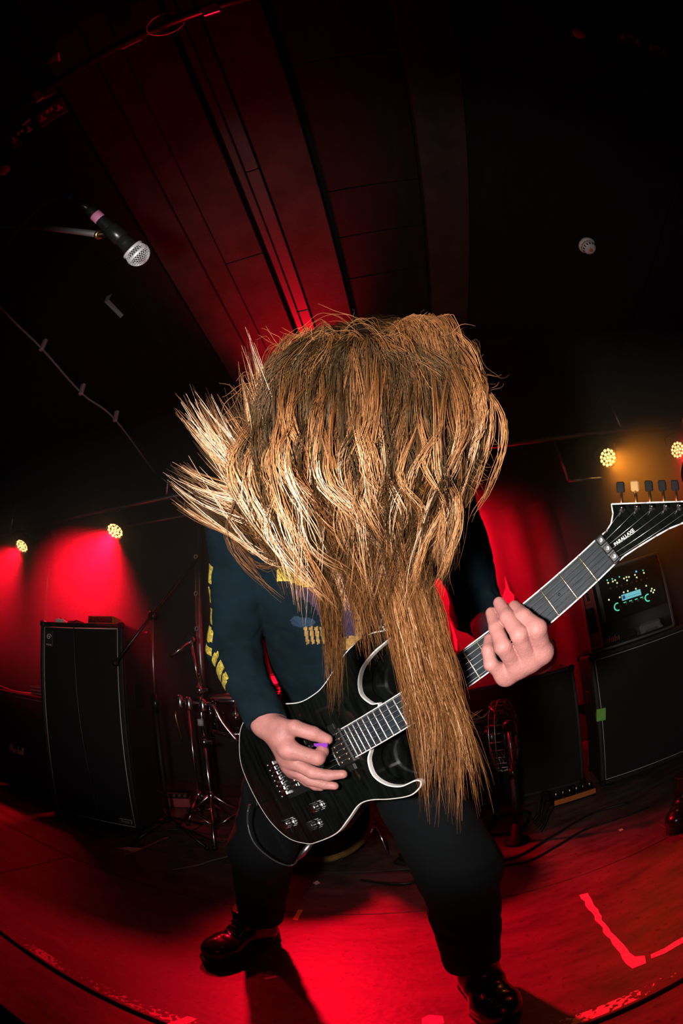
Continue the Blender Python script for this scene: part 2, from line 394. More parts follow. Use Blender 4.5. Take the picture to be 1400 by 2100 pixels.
def strip(x0, x1, z0, m, name, cuts):
    for a, b in zip(cuts[:-1], cuts[1:]):
        MB().box((x0+.002, a+.002, z0), (x1-.002, b-.002, ZC+.10), 0.003).build(name, m, ce)
Y0 = -1.55
strip(-1.14, -0.85, ZC+.035, 'board', 'board', [Y0, -.2, .75, 1.7, 2.6, YB])
strip(-0.845, -0.672, ZC, 'beam', 'beam', [Y0, YB])
strip(-0.668, -0.562, ZC+.004, 'beam', 'beam', [Y0, YB])
strip(-0.558, -0.37, ZC-.006, 'beam', 'beam', [Y0, 1.0, YB])
strip(-0.355, -0.318, ZC+.02, 'channel', 'channel', [Y0, YB])
strip(-0.312, -0.252, ZC-.012, 'channel', 'channel', [Y0, .55, 1.42, YB])
strip(-0.25, -0.04, ZC, 'beam', 'beam', [Y0, YB])
strip(-0.036, 0.40, ZC+.05, 'board', 'board', [Y0, -.5, .1, .78, 1.05, 1.32, 1.7, 2.2, 2.8, YB])
strip(0.402, 0.62, ZC+.01, 'beam', 'beam', [Y0, YB])
strip(0.625, 1.9, ZC+.05, 'board', 'board', [Y0, 0.2, 1.3, 2.4, YB])
strip(1.92, XR, ZC+.05, 'board', 'board', [Y0, 0.6, 2.0, YB])
strip(-1.75, -1.145, ZC+.045, 'board', 'board', [Y0, .45, 1.6, YB])
strip(XL, -1.85, ZC+.05, 'board', 'board', [Y0, .6, 2.0, YB])

# ceiling things
def socket(loc, rz, lab, grp):
    t = thing('ceiling_socket', lab, 'socket', loc, rz, grp)
    MB().box((-.073, -.043, -.010), (.073, .043, 0), .004).build('plate', 'plate_grey', t)
    for sx in (-.044, .044):
        MB().box((sx-.016, .002, -.013), (sx+.016, .013, -.010), .002).build('pin_insert', 'socket_pink', t)
        MB().box((sx-.006, -.022, -.0130), (sx+.006, .004, -.010), .002).build('pin_insert', 'socket_pink', t)
    for sx in (-.010, .010):
        MB().box((sx-.007, -.030, -.0145), (sx+.007, -.010, -.010), .002).build('rocker_switch', 'socket_pink', t)
for x, lab in ((-1.118, 'dark double socket plate with a strip label, above the microphone'), (-0.945, 'dark double socket plate on the ceiling beside the labelled one')):
    socket((x, -.178, ZC+.045 if x < -1 else ZC+.035), 0.05, lab, 'ceiling sockets above the microphone')
tag(MB().box((-1.09, -.226, ZC+.031), (-1.045, -.214, ZC+.0345)).build('label_strip', 'socket_pink'), 'pale label strip on the edge of a ceiling socket', 'label')
for x, q_ in ((1.475, 'beside the pale round disc'), (1.645, 'behind its twin by the pale disc')):
    socket((x, -.18, ZC+.05), -0.06, 'black double socket plate on the ceiling '+q_, 'ceiling sockets past the pale disc')
def disc(p, r, lab):
    o = MB().lathe(p, (0, 0, -1), [(r, 0), (r, .012), (r*.9, .022), (r*.3, .028), (1e-6, .028)], 24).build('ceiling_disc', 'socket_pink'); tag(o, lab, 'ceiling disc')
disc((1.19, -.11, ZC+.05), .032, 'small pale round disc on the ceiling beside the black sockets')
disc((-1.29, -.08, ZC+.045), .032, 'small pale round disc on the ceiling by the pale labelled socket')
d = thing('smoke_detector', 'white domed smoke detector on the dark ceiling', 'smoke detector', (1.34, 1.2, ZC+.05))
MB().lathe((0, 0, 0), (0, 0, -1), [(.055, 0), (.055, .015), (.048, .022)], 28).build('base', 'plastic_white', d)
MB().lathe((0, 0, -.022), (0, 0, -1), [(.046, 0), (.046, .014), (.036, .03), (.02, .036)], 28).build('dome', 'plastic_white', d)
for k in range(14):
    a = 2*math.pi*k/14
    MB().box((-.003, -.004, -.006), (.003, .004, .006)).build('vent', 'black', d).matrix_basis = Matrix.Translation((.041*math.cos(a), .041*math.sin(a), -.044)) @ Matrix.Rotation(a+1.57, 4, 'Z')
MB().lathe((0, 0, -.058), (0, 0, -1), [(.012, 0), (.010, .004), (1e-6, .004)], 16).build('lens', 'orange', d)
# conduit with clips along the ceiling
cd = thing('ceiling_cable', 'thin dark cable clipped along the ceiling towards the truss', 'cable')
P = smooth_path([(-1.81, -.6, ZC-.01), (-1.81, .58, ZC-.012), (-1.785, 1.0, ZC-.02), (-1.82, 1.49, ZC-.012), (-1.77, 1.83, ZC-.02), (-1.9, 2.6, ZC-.03)], 6)
MB().tube(P, .008, 6).build('cord', 'grey', cd)
for y, x in ((1.0, -1.785), (1.47, -1.815), (1.83, -1.77)):
    MB().box((x-.016, y-.012, ZC-.035), (x+.016, y+.012, ZC+.055), .004).build('clip', 'socket_pink', cd)
tg = MB().add([(-1.235, .93, ZC-.005), (-1.20, .93, ZC-.01), (-1.17, 1.05, ZC-.03), (-1.185, 1.05, ZC-.05), (-1.235, .93, ZC+.046), (-1.20, .93, ZC+.046)], [(0, 1, 2, 3), (4, 5, 1, 0)]).build('tape_scrap', 'grey')
tag(tg, 'loose scrap of grey tape hanging from the ceiling boards', 'tape')
# front lighting bar over the stage lip, with clamp, safety loop and a cable tag
fb = thing('lighting_bar', 'dark steel lighting bar hung under the ceiling over the stage lip', 'lighting bar')
MB().cyl((-1.1, -.30, ZC-.06), (0.5, -.28, ZC-.06), .024).build('bar', 'black_plastic', fb)
for x in (-.9, .0): MB().box((x-.02, -.32, ZC-.09), (x+.02, -.26, ZC+.06), .004).build('hanger', 'steel', fb)
MB().box((-.23, -.30, ZC-.10), (-.17, -.25, ZC-.03), .004).build('clamp', 'steel', fb)
lp = MB().tube(smooth_path([(-.36+.06*math.cos(a), -.291+.055*math.sin(a), ZC-.069+.036*math.cos(a)) for a in np.linspace(0, 2*math.pi, 13)[:-1]], 4, True), .003, 6, closed=True).build('cable_loop', 'yellow_tape')
tag(lp, 'yellow safety loop on the lighting bar', 'cable loop')
tag(MB().prism([(-.84, -.43), (-.78, -.45), (-.79, -.40)], ZC-.03, ZC+.02).build('tape_flag', 'orange'), 'small orange tape flag under the ceiling', 'tape')
tag(MB().box((-.55, -.33, ZC-.05), (-.46, -.27, ZC-.03), .005).build('tape_wrap', 'orange'), 'orange tape wrapped near the lighting bar', 'tape')
tag(MB().tube([(1.55, .12, ZC+.04), (1.66, .13, ZC+.03), (1.79, .15, ZC+.045)], .003, 6).build('wire_end', 'grey'), 'short loose wire on the black ceiling boards', 'wire')

# ------------------------------------------------------------------ lighting truss and LED cans
def truss(a, b, lab, drop):
    a = np.array(a, float); b = np.array(b, float); u = nrm(b-a)
    t = thing('lighting_pipe', lab, 'pipe')
    MB().cyl(a, b, .025).build('pipe', 'steel', t)
    if drop:                                          # second pipe runs behind the lamps
        c_, d_ = a+[0, .30, -.04], b+[0, .30, -.04]
        MB().cyl(c_, d_, .02).build('pipe', 'steel', t)
        for k in (.05, .62, .96): p = c_+(d_-c_)*k; MB().cyl(p, (p[0], p[1], ZC+.12), .010).build('hanger', 'steel', t)
    for k in (0.07, 0.62, 0.9):
        p = a+(b-a)*k; MB().cyl(p, (p[0], p[1], ZC+.12), .012).build('hanger', 'steel', t)
truss((-4.2, 2.55, 2.43), (-.3, 2.68, 2.43), 'double steel lighting pipe over the tall bass cabinet', True)
truss((-.2, 2.72, 2.43), (3.4, 2.88, 2.43), 'single steel lighting pipe over the rack case', False)
sa = thing('side_arm', 'short steel arm on a drop rod under the pipe beside the amber lamp', 'pipe')
sa0, sa1 = at(1165, 985, Y=2.79), at(1232, 982, Y=2.79)
MB().cyl(sa0, sa1, .014).build('arm', 'steel', sa)
MB().cyl(sa0, (sa0[0], 2.79, 2.44), .010).build('drop_rod', 'steel', sa)
pipe_y = lambda x: 2.55+.13*(x+4.2)/3.9 if x < -.25 else 2.72+.16*(x+.2)/3.6
def par(pos, aim, led, colr, energy, lab, size=62, blend=.6):
    pos = np.array(pos, float); f = nrm(np.array(aim, float)-pos); x = nrm(np.cross(f, [0, 0, 1])); y = np.cross(x, f)
    t = thing('stage_lamp', lab, 'stage lamp', matrix=frame(pos, x, y, -f), group='round LED stage lamps')
    MB().lathe((0, 0, 0), (0, 0, 1), [(.078, -.004), (.080, -.03), (.084, -.03), (.086, .02), (.08, .09), (.05, .13), (1e-6, .13)], 28, caps=False).build('can', 'black_plastic', t)
    MB().lathe((0, 0, -.006), (0, 0, -1), [(1e-6, 0), (.078, 0)], 28).build('face_plate', 'black', t)
    Y = MB(); Y.tube(smooth_path([(-.095, 0, .03), (-.098, .07, .03), (-.09, .13, .03), (0, .145, .03), (.09, .13, .03), (.098, .07, .03), (.095, 0, .03)], 4), .006, 6); Y.build('yoke', 'black', t)
    ht = np.array(t.matrix_basis @ Vector((0, .145, .03))); py_ = pipe_y(pos[0])
    MB().tube([ht, (ht[0], (ht[1]+py_)/2, ht[2]+.03), (ht[0], py_, 2.43)], .010, 8).build('hook_clamp', 'steel', t, True)
    pts = [(0, 0)]+[(.031*math.cos(k*math.pi/3), .031*math.sin(k*math.pi/3)) for k in range(6)]+[(.061*math.cos(k*math.pi/6+.26), .061*math.sin(k*math.pi/6+.26)) for k in range(12)]
    l0 = None
    for px, py in pts:
        if l0 is None: l0 = MB().lathe((0, 0, 0), (0, 0, -1), [(.0125, 0), (.0115, .006), (.006, .010), (1e-6, .011)], 12).build('lens', led, t); l0.location = (px, py, -.007)
        else: share(l0, t, (px, py, -.007))
    spot('stage_lamp_beam', pos+f*.03, pos+f, energy, colr, size, blend, .07)
    return t
LY = lambda px, py, Y: at(px, py, Y=Y)
L1 = LY(46, 1118, 2.55); L2 = LY(237, 1087, 2.58); R1 = LY(1245, 938, 2.80); R2 = LY(1388, 922, 2.86)
L3 = np.array([-1.05, 2.64, 2.22]); L4 = np.array([0.12, 2.735, 2.2]); L5 = np.array([-.42, 2.676, 2.2])
par(L1, L1+[.2, -.6, -.8], 'led_red', RED, 210, 'lit red LED lamp next to the side wall, above the script-badge cabinet', 70, 1.0)
par(L2, L2+[.08, -.6, -.84], 'led_red', RED, 520, 'lit red LED lamp above the tall bass cabinet', 76, 1.0)
par(L3, (.28, .80, 0), 'led_red', RED, 2100, 'red LED lamp hanging behind the guitarist beside the cymbal stand', 44, .9)
par(L4, (.42, YB, 1.75), 'led_red', RED, 1500, 'red LED lamp hanging above the drums turned to the back wall', 104, 1.0)
par(L5, (-.38, 1.45, 2.72), 'led_red', RED, 680, 'red LED lamp tilted up toward the ceiling beams behind the guitarist', 46, 1.0)
par(R1, R1+[-.2, -1, -.8], 'led_amber', AMBER, 50, 'lit amber LED lamp above the rack case', 60, 1.0)
par(R2, R2+[-.4, -1, -.8], 'led_red', RED, 60, 'lit red LED lamp past the amber one', 64, 1.0)

# haze hanging over the back of the stage
hz = MB().box((XL+.02, 1.85, .30), (XR-.02, YB-.06, ZC-.03)).build('haze', None)
hm = bpy.data.materials.new('stage_haze'); hm.use_nodes = True; nt = hm.node_tree; nt.nodes.clear()
vo = nt.nodes.new('ShaderNodeOutputMaterial'); vs = nt.nodes.new('ShaderNodeVolumeScatter')
tcz = nt.nodes.new('ShaderNodeTexCoord'); sxz = nt.nodes.new('ShaderNodeSeparateXYZ'); mrz = nt.nodes.new('ShaderNodeMapRange'); mrz.interpolation_type = 'SMOOTHSTEP'
nt.links.new(tcz.outputs['Object'], sxz.inputs[0]); nt.links.new(sxz.outputs['Z'], mrz.inputs['Value'])      # haze thins out towards the floor
mrz.inputs['From Min'].default_value = .45; mrz.inputs['From Max'].default_value = 1.75; mrz.inputs['To Max'].default_value = .55
nt.links.new(mrz.outputs[0], vs.inputs['Density'])
vs.inputs['Anisotropy'].default_value = 0.35; vs.inputs['Color'].default_value = (.9, .9, .9, 1)
nt.links.new(vs.outputs[0], vo.inputs['Volume']); hz.data.materials.append(hm)
tag(hz, 'thin stage haze hanging behind the guitarist', 'haze', kind='stuff')

# ================================================================== BACKLINE
def cabinet(name, lab, loc, rz, W, H, D, inset=.035, casters=True, z0=.03, handles=True):
    """front face centre-bottom at loc; local x right, y away from the front"""
    t = thing(name, lab, 'speaker cabinet', loc, rz)
    MB().box((-W/2, 0.018, z0), (W/2, D, H), .012).build('body', 'tolex', t)
    b = MB()
    b.box((-W/2, 0, z0), (W/2, .03, z0+.022), .004); b.box((-W/2, 0, H-.022), (W/2, .03, H), .004)
    b.box((-W/2, 0, z0), (-W/2+.022, .03, H), .004); b.box((W/2-.022, 0, z0), (W/2, .03, H), .004)
    b.build('front_frame', 'tolex', t)
    MB().box((-W/2+.02, .006, z0+.02), (W/2-.02, .02, H-.02), .003).build('grille_cloth', 'grille', t)
    for x in (-W/2+.012, W/2-.012):
        for z in (z0+.012, H-.012):
            for y in (.012, D-.012):
                MB().box((x-.019, y-.019, z-.019), (x+.019, y+.019, z+.019), .008).build('corner', 'black_plastic', t)
    for x in (-W/2+.07, W/2-.07):
        for y in (.07, D-.07): MB().lathe((x, y, 0), (0, 0, 1), [(.018, 0), (.022, z0+.004)], 12).build('foot', 'rubber', t)
    if handles:
        for s in (-1, 1): MB().box((s*W/2-.004, D*.35, H*.62), (s*W/2+.004, D*.7, H*.74), .003).build('side_handle', 'black_plastic', t)
    return t
def piping(t, W, H, z0, inset, m='piping', r=.0028):
    x0, x1, a, b = -W/2+inset, W/2-inset, z0+inset, H-inset
    for p, q in (((x0, a), (x1, a)), ((x1, a), (x1, b)), ((x1, b), (x0, b)), ((x0, b), (x0, a))):
        MB().tube([(p[0], .004, p[1]), (q[0], .004, q[1])], r, 6).build('piping', m, t)
def localpx(t, x, y, off=0.0):
    M = t.matrix_basis; n = M.to_3x3() @ Vector((0, 1, 0)); o = M @ Vector((0, off, 0)); v = Vector(ray(x, y)); c = Vector(CAM)
    return M.inverted() @ (c+v*((o-c).dot(n)/v.dot(n)))

# tall eight-speaker bass cabinet
A = np.array([-2.16, 1.78]); B = np.array([-1.615, 1.896]); u = nrm(B-A); c = (A+B)/2
bass = cabinet('bass_cabinet', 'tall black bass speaker cabinet with pale piping and a cable hanging down its grille', (c[0], c[1], 0), math.atan2(u[1], u[0]), .63, 1.285, .40)
piping(bass, .63, 1.285, .03, .033)
def add_badges():
    p = localpx(bass, 101, 1310)
    MB().box((p.x-.032, -.004, p.z-.05), (p.x+.032, .008, p.z+.05), .002).build('badge', 'plate_grey', bass)
    MB().tube(smooth_path([(p.x+(.020-.0028*k*.5)*math.cos(k*.7), -.005, p.z+.012+(.020-.0028*k*.5)*math.sin(k*.7)) for k in range(14)], 3), .003, 6).build('badge_swirl', 'piping', bass)
    text('Ampeg', .016, 'badge_lettering', 'piping', bass, FRONT(p.x, p.z-.036, -.0045))
    q = localpx(bass, 257, 1684)
    MB().box((q.x-.042, -.003, q.z-.013), (q.x+.042, .008, q.z+.013), .002).build('name_plate', 'piping', bass)
    MB().box((q.x-.039, -.0045, q.z-.010), (q.x+.039, .008, q.z+.010)).build('name_plate', 'black', bass)
    text('Ampeg', .02, 'badge_lettering', 'piping', bass, FRONT(q.x, q.z, -.005))
add_badges()
cc = [bass.matrix_basis @ Vector(p) for p in ((.02, .2, 1.292), (-.02, .06, 1.30), (-.03, -.006, 1.28), (-.02, -.012, 1.1), (0, -.012, .7), (.03, -.012, .35), (.05, -.02, .12), (.08, -.05, .012), (.12, -.14, .005), (.10, -.24, .005))]
tag(MB().tube(smooth_path([tuple(p) for p in cc], 6), .004, 6).build('hanging_cable', 'cable'), 'thin black cable hanging down the front of the tall bass cabinet', 'cable')
# pedals and tuner on top of it
def on_cab(t, name, lab, cat, loc, rz): return thing(name, lab, cat, matrix=t.matrix_basis @ Matrix.Translation(loc) @ Matrix.Rotation(rz, 4, 'Z'))
g = on_cab(bass, 'mini_amp_head', 'small olive green amplifier head with a row of knobs on the tall bass cabinet', 'amplifier', (.13, .10, 1.285), .05)
MB().box((-.09, -.05, .004), (.09, .07, .052), .004).build('casing', 'green_box', g)
MB().box((-.085, -.053, .010), (.085, -.05, .046)).build('control_panel', 'black_plastic', g)
for k in range(7): MB().lathe((-.072+.024*k, -.053, .028), (0, -1, 0), [(.008, 0), (.007, .012), (1e-6, .012)], 10).build('knob', 'black', g)
for x in (-.07, .07): MB().cyl((x, 0, 0), (x, 0, .005), .008, 8).build('foot', 'rubber', g)
pt = on_cab(bass, 'pedal', 'small pale effects pedal lying on the tall bass cabinet', 'pedal', (-.2, .09, 1.285), .3)
MB().box((-.03, -.05, 0), (.03, .05, .03), .004).build('casing', 'plastic_white', pt)
MB().lathe((0, -.02, .03), (0, 0, 1), [(.008, 0), (.008, .01), (1e-6, .01)], 10).build('foot_switch', 'chrome', pt)
for x in (-.015, .015): MB().lathe((x, .025, .03), (0, 0, 1), [(.007, 0), (.006, .012), (1e-6, .012)], 10).build('knob', 'black', pt)
pw = on_cab(bass, 'power_adapter', 'black power adapter lying on the tall bass cabinet', 'adapter', (-.098, .105, 1.285), -.1)
MB().box((-.045, -.03, 0), (.045, .03, .026), .005).build('casing', 'black_plastic', pw); MB().tube([(.045, 0, .012), (.065, .0, .012), (.075, .02, .004)], .003, 6).build('lead', 'cable', pw)

# square guitar cabinet with a script badge
mc = cabinet('guitar_cabinet', 'square black guitar speaker cabinet with a white script badge', (-2.68, 1.93, 0), R(4), .76, .795, .36, z0=.035)
piping(mc, .76, .795, .035, .03, 'grey', .002)
def script_badge(t, c, s):
    # "Marshall" drawn as joined pen strokes, x advance per letter
    L = [[(0, 0), (.10, .55), (.22, 1.0), (.30, .45), (.36, .2), (.48, .62), (.60, 1.0), (.62, .5), (.66, .06), (.76, .02)],
         [(1.12, .40), (1.0, .48), (.86, .35), (.84, .12), (.95, .02), (1.08, .16), (1.13, .42), (1.14, .10), (1.24, .03)],
         [(1.30, .05), (1.36, .45), (1.42, .40), (1.50, .48), (1.56, .42)],
         [(1.62, .02), (1.76, .04), (1.80, .18), (1.70, .30), (1.74, .46), (1.86, .44)],
         [(1.94, .02), (2.02, .60), (2.10, 1.0), (2.02, .45), (2.02, .05), (2.10, .36), (2.20, .44), (2.26, .30), (2.27, .06), (2.36, .02)],
         [(2.66, .40), (2.54, .48), (2.42, .35), (2.40, .12), (2.50, .02), (2.62, .16), (2.67, .42), (2.68, .10), (2.76, .03)],
         [(2.82, .03), (2.96, .55), (3.02, .98), (2.92, .75), (2.90, .25), (2.98, .02), (3.06, .08)],
         [(3.10, .03), (3.24, .55), (3.30, .98), (3.20, .75), (3.18, .25), (3.26, .02), (3.40, .12)]]
    for st in L:
        P = smooth_path([(c.x+(x-1.7+.18*y)*s, -.006, c.z+(y-.5)*s*1.15) for x, y in st], 5)
        MB().tube(P, .0042, 6).build('badge_lettering', 'white', t)
script_badge(mc, localpx(mc, 35, 1537), .052)
ah = on_cab(mc, 'amplifier_head', 'compact amplifier head with rows of knobs and a white end panel on the script-badge cabinet', 'amplifier', (.20, .09, .795), .0)
MB().box((-.15, 0, .006), (.15, .2, .075), .005).build('casing', 'black_plastic', ah)
MB().box((-.145, -.003, .012), (.06, .004, .07)).build('control_panel', 'grey', ah)
MB().box((.062, -.004, .010), (.148, .004, .072)).build('end_panel', 'plastic_white', ah)
for r_ in (0, 1):
    for k in range(8): MB().lathe((-.13+.023*k, -.003, .028+.026*r_), (0, -1, 0), [(.008, 0), (.007, .010), (1e-6, .010)], 10).build('knob', 'black', ah)
MB().ball((.045, -.006, .055), .004, 6).build('pilot_light', 'amber_dot', ah)
for x in (-.13, .13): MB().cyl((x, .05, 0), (x, .05, .008), .012, 8).build('foot', 'rubber', ah)
tag(MB().tube(smooth_path([(-3.3, 1.97, .81), (-3.05, 1.93, .83), (-2.84, 1.98, .802), (-2.72, 2.06, .803), (-2.68, 2.14, .815), (-2.630, 2.145, .835)], 6), .006, 6).build('patch_cable', 'red_lit_tint'), 'cable lying across the top of the script-badge cabinet', 'cable')

# stage-side cabinets on the other wing
rc = cabinet('guitar_cabinet', 'large black guitar cabinet with pale bottom piping carrying the rack case', (1.28, 2.13, 0), R(-11), .76, .80, .38, z0=.035)
piping(rc, .76, .80, .035, .03, 'piping', .002)
gt_p = at(1223, 1472, Y=2.15); gtp = rc.matrix_basis.inverted() @ Vector(gt_p)
tag(MB().box((-.027, -.006, -.035), (.027, .022, .035), .002).build('tape_tab', 'green_tape'), 'bright green tape tab stuck on the cabinet under the rack case', 'tape').matrix_basis = rc.matrix_basis @ Matrix.Translation((-.355, -.004, gtp.z)) @ Matrix.Rotation(.1, 4, 'Y')
lc = cabinet('guitar_cabinet', 'plain black speaker cabinet behind the floor fan', (.50, 2.42, 0), R(-7), .74, .77, .34, z0=.035)
# rack case with a lit profiling amp
def rc_mat(x, y, z): return rc.matrix_basis @ Matrix.Translation((x, y, z))
rk = thing('rack_case', 'black rack case with metal edges and a red-lit latch panel on the large cabinet', 'rack case', matrix=rc_mat(-.075, .06, .80))
W, H, D = .545, .45, .36
for lo, hi in (((-W/2, 0, .012), (W/2, D, .03)), ((-W/2, 0, H-.014), (W/2, D, H)), ((-W/2, 0, .012), (-W/2+.012, D, H)), ((W/2-.012, 0, .012), (W/2, D, H)), ((-W/2, D-.01, .012), (W/2, D, H))):
    MB().box(lo, hi, .002).build('panel', 'black_plastic', rk)
for p, q in (((-W/2, .012), (W/2, .012)), ((W/2, .012), (W/2, H)), ((W/2, H), (-W/2, H)), ((-W/2, H), (-W/2, .012))):
    d_ = nrm([q[0]-p[0], 0, q[1]-p[1]]); m_ = ((p[0]+q[0])/2, .004, (p[1]+q[1])/2); l_ = math.hypot(q[0]-p[0], q[1]-p[1])/2
    MB().obox(m_, [d_, (0, 1, 0), np.cross(d_, (0, 1, 0))], (l_, .010, .007), .002).build('edge_trim', 'steel', rk)
for x in (-W/2+.05, W/2-.05):
    for y in (.05, D-.05): MB().cyl((x, y, 0), (x, y, .014), .015, 10).build('foot', 'rubber', rk)
lt = MB().box((-W/2-.006, .02, .03), (-W/2+.070, .012, H-.02)).build('latch_panel', 'red_lit_tint', rk)
for lo, hi in (((-W/2-.008, -.012, .028), (-W/2+.004, .012, H-.015)), ((-W/2+.062, -.012, .028), (-W/2+.072, .012, H-.015)), ((-W/2-.008, -.012, .028), (-W/2+.072, .012, .042)), ((-W/2-.008, -.012, H-.028), (-W/2+.072, .012, H-.014))):
    MB().box(lo, hi, .002).build('latch_frame', 'red_lit_tint', rk)
MB().box((-W/2+.008, -.010, .12), (-W/2+.055, .013, .26), .004).build('latch_dish', 'black', rk)
MB().box((-W/2+.014, -.016, .28), (-W/2+.052, .0, .37), .006).build('latch_handle', 'red_lit_tint', rk)
MB().box((-W/2+.024, -.022, .30), (-W/2+.042, -.012, .35), .004).build('latch_catch', 'black', rk)
pr = thing('profiling_amp', 'rack amplifier with a lit teal screen and many glowing buttons', 'amplifier', matrix=rk.matrix_basis @ Matrix.Translation((.045, .03, .16)))
MB().box((-.205, 0, 0), (.205, .22, .245), .004).build('panel', 'black_plastic', pr)
for s in (-1, 1): MB().box((s*.205-.012, -.004, .0), (s*.205+.012, .01, .245), .002).build('rack_ear', 'steel' if s < 0 else 'black', pr)
# positions read off the photograph, on the panel's own plane
prq = lambda x, y: (lambda p: (p.x, p.z))(localpx(pr, 1180+x/5.386, 960+y/5.386))
def dot(x, y, m, r=.006, nm='button_light'):
    a, b = prq(x, y); MB().lathe((a, -.001, b), (0, -1, 0), [(r, 0), (r*.8, .003), (1e-6, .004)], 10).build(nm, m, pr)
for x, y in ((358, 1268), (410, 1252), (435, 1238), (457, 1268), (533, 1220), (560, 1205), (588, 1203), (567, 1240), (654, 1180), (674, 1208), (753, 1158), (778, 1300), (840, 1332), (832, 1357), (868, 1347), (856, 1374), (664, 1333), (575, 1358), (530, 1372), (486, 1427), (367, 1455)): dot(x, y, 'led_cream', .0055)
for x, y in ((348, 1238), (403, 1224), (482, 1202), (743, 1130)): dot(x, y, 'led_green', .0045)
dot(668, 1143, 'led_blue', .006)
for x, y in ((455, 1310), (507, 1298), (566, 1280), (617, 1265), (670, 1250), (722, 1235), (785, 1218), (385, 1330)): dot(x, y, 'brass', .006, 'knob')
for x, y in ((562, 1498), (625, 1480), (687, 1462), (742, 1440), (483, 1525)): dot(x, y, 'brass', .007, 'knob')
for x, y in ((543, 1483), (606, 1465), (667, 1447), (727, 1428)):
    a, b = prq(x, y); MB().box((a-.009, -.003, b-.002), (a+.009, 0, b+.002)).build('button_light', 'led_green', pr)
for x, y, r in ((462, 1532, .021), (798, 1432, .020)):
    a, b = prq(x, y)
    MB().tube([(a+r*math.cos(k), -.003, b+r*math.sin(k)) for k in np.linspace(1.2, 5.0, 14)], .0033, 6).build('dial_ring', 'led_green', pr)
    MB().lathe((a, 0, b), (0, -1, 0), [(.013, 0), (.012, .014), (1e-6, .014)], 14).build('dial', 'black', pr)
(a0, b0), (a1, b1) = prq(507, 1458), prq(713, 1347)
MB().box((a0+.004, -.003, (b0+b1)/2-.017), (a1, 0, (b0+b1)/2+.017)).build('screen', 'screen', pr)
ym = (b0+b1)/2
MB().box((a0+.008, -.0036, ym-.010), (a0+.026, -.003, ym+.010)).build('screen_print', 'screen_ink', pr)
MB().box((a0+.03, -.0036, ym-.005), (a1-.008, -.003, ym-.003)).build('screen_print', 'screen_ink', pr)
ps = thing('power_strip', 'grey plastic power unit lying in the bottom of the rack case', 'power unit', matrix=rk.matrix_basis @ Matrix.Translation((.125, -.006, .024)))
MB().box((-.075, .02, .006), (.075, .10, .062), .014).build('casing', 'grey', ps)
MB().box((-.075, .018, .006), (-.045, .10, .02)).build('foot', 'grey', ps); MB().box((.04, .018, .006), (.075, .10, .02)).build('foot', 'grey', ps)
vn = thing('vent_unit', 'thin rack unit with orange slots under the lit amplifier', 'rack unit', matrix=rk.matrix_basis @ Matrix.Translation((-.06, .03, .05)))
MB().box((-.14, 0, -.018), (.08, .15, .03), .003).build('panel', 'black_plastic', vn)
for k in range(8): MB().box((-.115+.012*k, -.004, -.010), (-.110+.012*k, 0, .012+.006*(k % 3))).build('slot', 'orange', vn)

# ------------------------------------------------------------------ poles, stands, drums
RUG = .006; BOOMY = 2.38
tag(MB().cyl((at(100, 1200, Y=2.75)[0], 2.75, 0), (at(103, 1160, Y=2.75)[0], 2.75, 2.43), .022).build('support_pole', 'steel'), 'steel pole rising behind the tall bass cabinet', 'pole')
pp = thing('support_pole', 'steel pole with ring clamps rising behind the drums', 'pole', (-1.50, 2.70, 0))
MB().cyl((0, 0, .005), (0, 0, 2.43), .028).build('tube', 'steel', pp)
for z in (1.02, 1.36, 1.62, 1.9): MB().lathe((0, -.035, z), (0, -1, 0), [(.018, 0), (.018, .008), (.010, .008), (.010, 0)], 14).build('ring_clamp', 'piping', pp)
def mic_stand(base, top_z, boom, lab, legs, boomr=.009, plate=0):
    t = thing('microphone_stand', lab, 'microphone stand', (base[0], base[1], 0))
    MB().cyl((0, 0, .10), (0, 0, .62*top_z), .012, 12).build('lower_tube', 'black', t)
    MB().cyl((0, 0, .58*top_z), (0, 0, .66*top_z), .019, 12).build('clutch', 'black_plastic', t)
    MB().cyl((0, 0, .62*top_z), (0, 0, top_z), .0085, 12).build('upper_tube', 'steel', t)
    MB().lathe((0, -.015, top_z), (0, -1, 0), [(.026, -.03), (.026, 0), (.016, .006)], 16).build('boom_clamp', 'black_plastic', t)
    b0 = np.array([0, 0, 0]); a, b = [np.array(p)-np.array([base[0], base[1], 0]) for p in boom]
    MB().cyl(a, b, boomr, 10).build('boom', 'black_plastic', t)
    MB().ball(a, boomr*1.9, 8).build('counterweight', 'black', t)
    if plate: MB().lathe((0, 0, 0), (0, 0, 1), [(plate, 0), (plate, .012), (.03, .03), (.014, .11)], 24).build('round_base', 'black', t)
    for k in legs: MB().tube([(0, 0, .14), (.30*math.cos(k), .30*math.sin(k), .012)], .009, 8).build('leg', 'black_plastic', t); MB().ball((.30*math.cos(k), .30*math.sin(k), .013), .013, 6).build('rubber_foot', 'rubber', t)
    return t
bx, by = -1.44, 2.02
zt = float(at(310, 1263, Y=by)[2])
mic_stand((bx, by), zt, (at(236, 1360, Y=1.78), at(408, 1143, Y=BOOMY)), 'black boom microphone stand between the tall cabinet and the drums', (-1.9, -.35, 1.45))
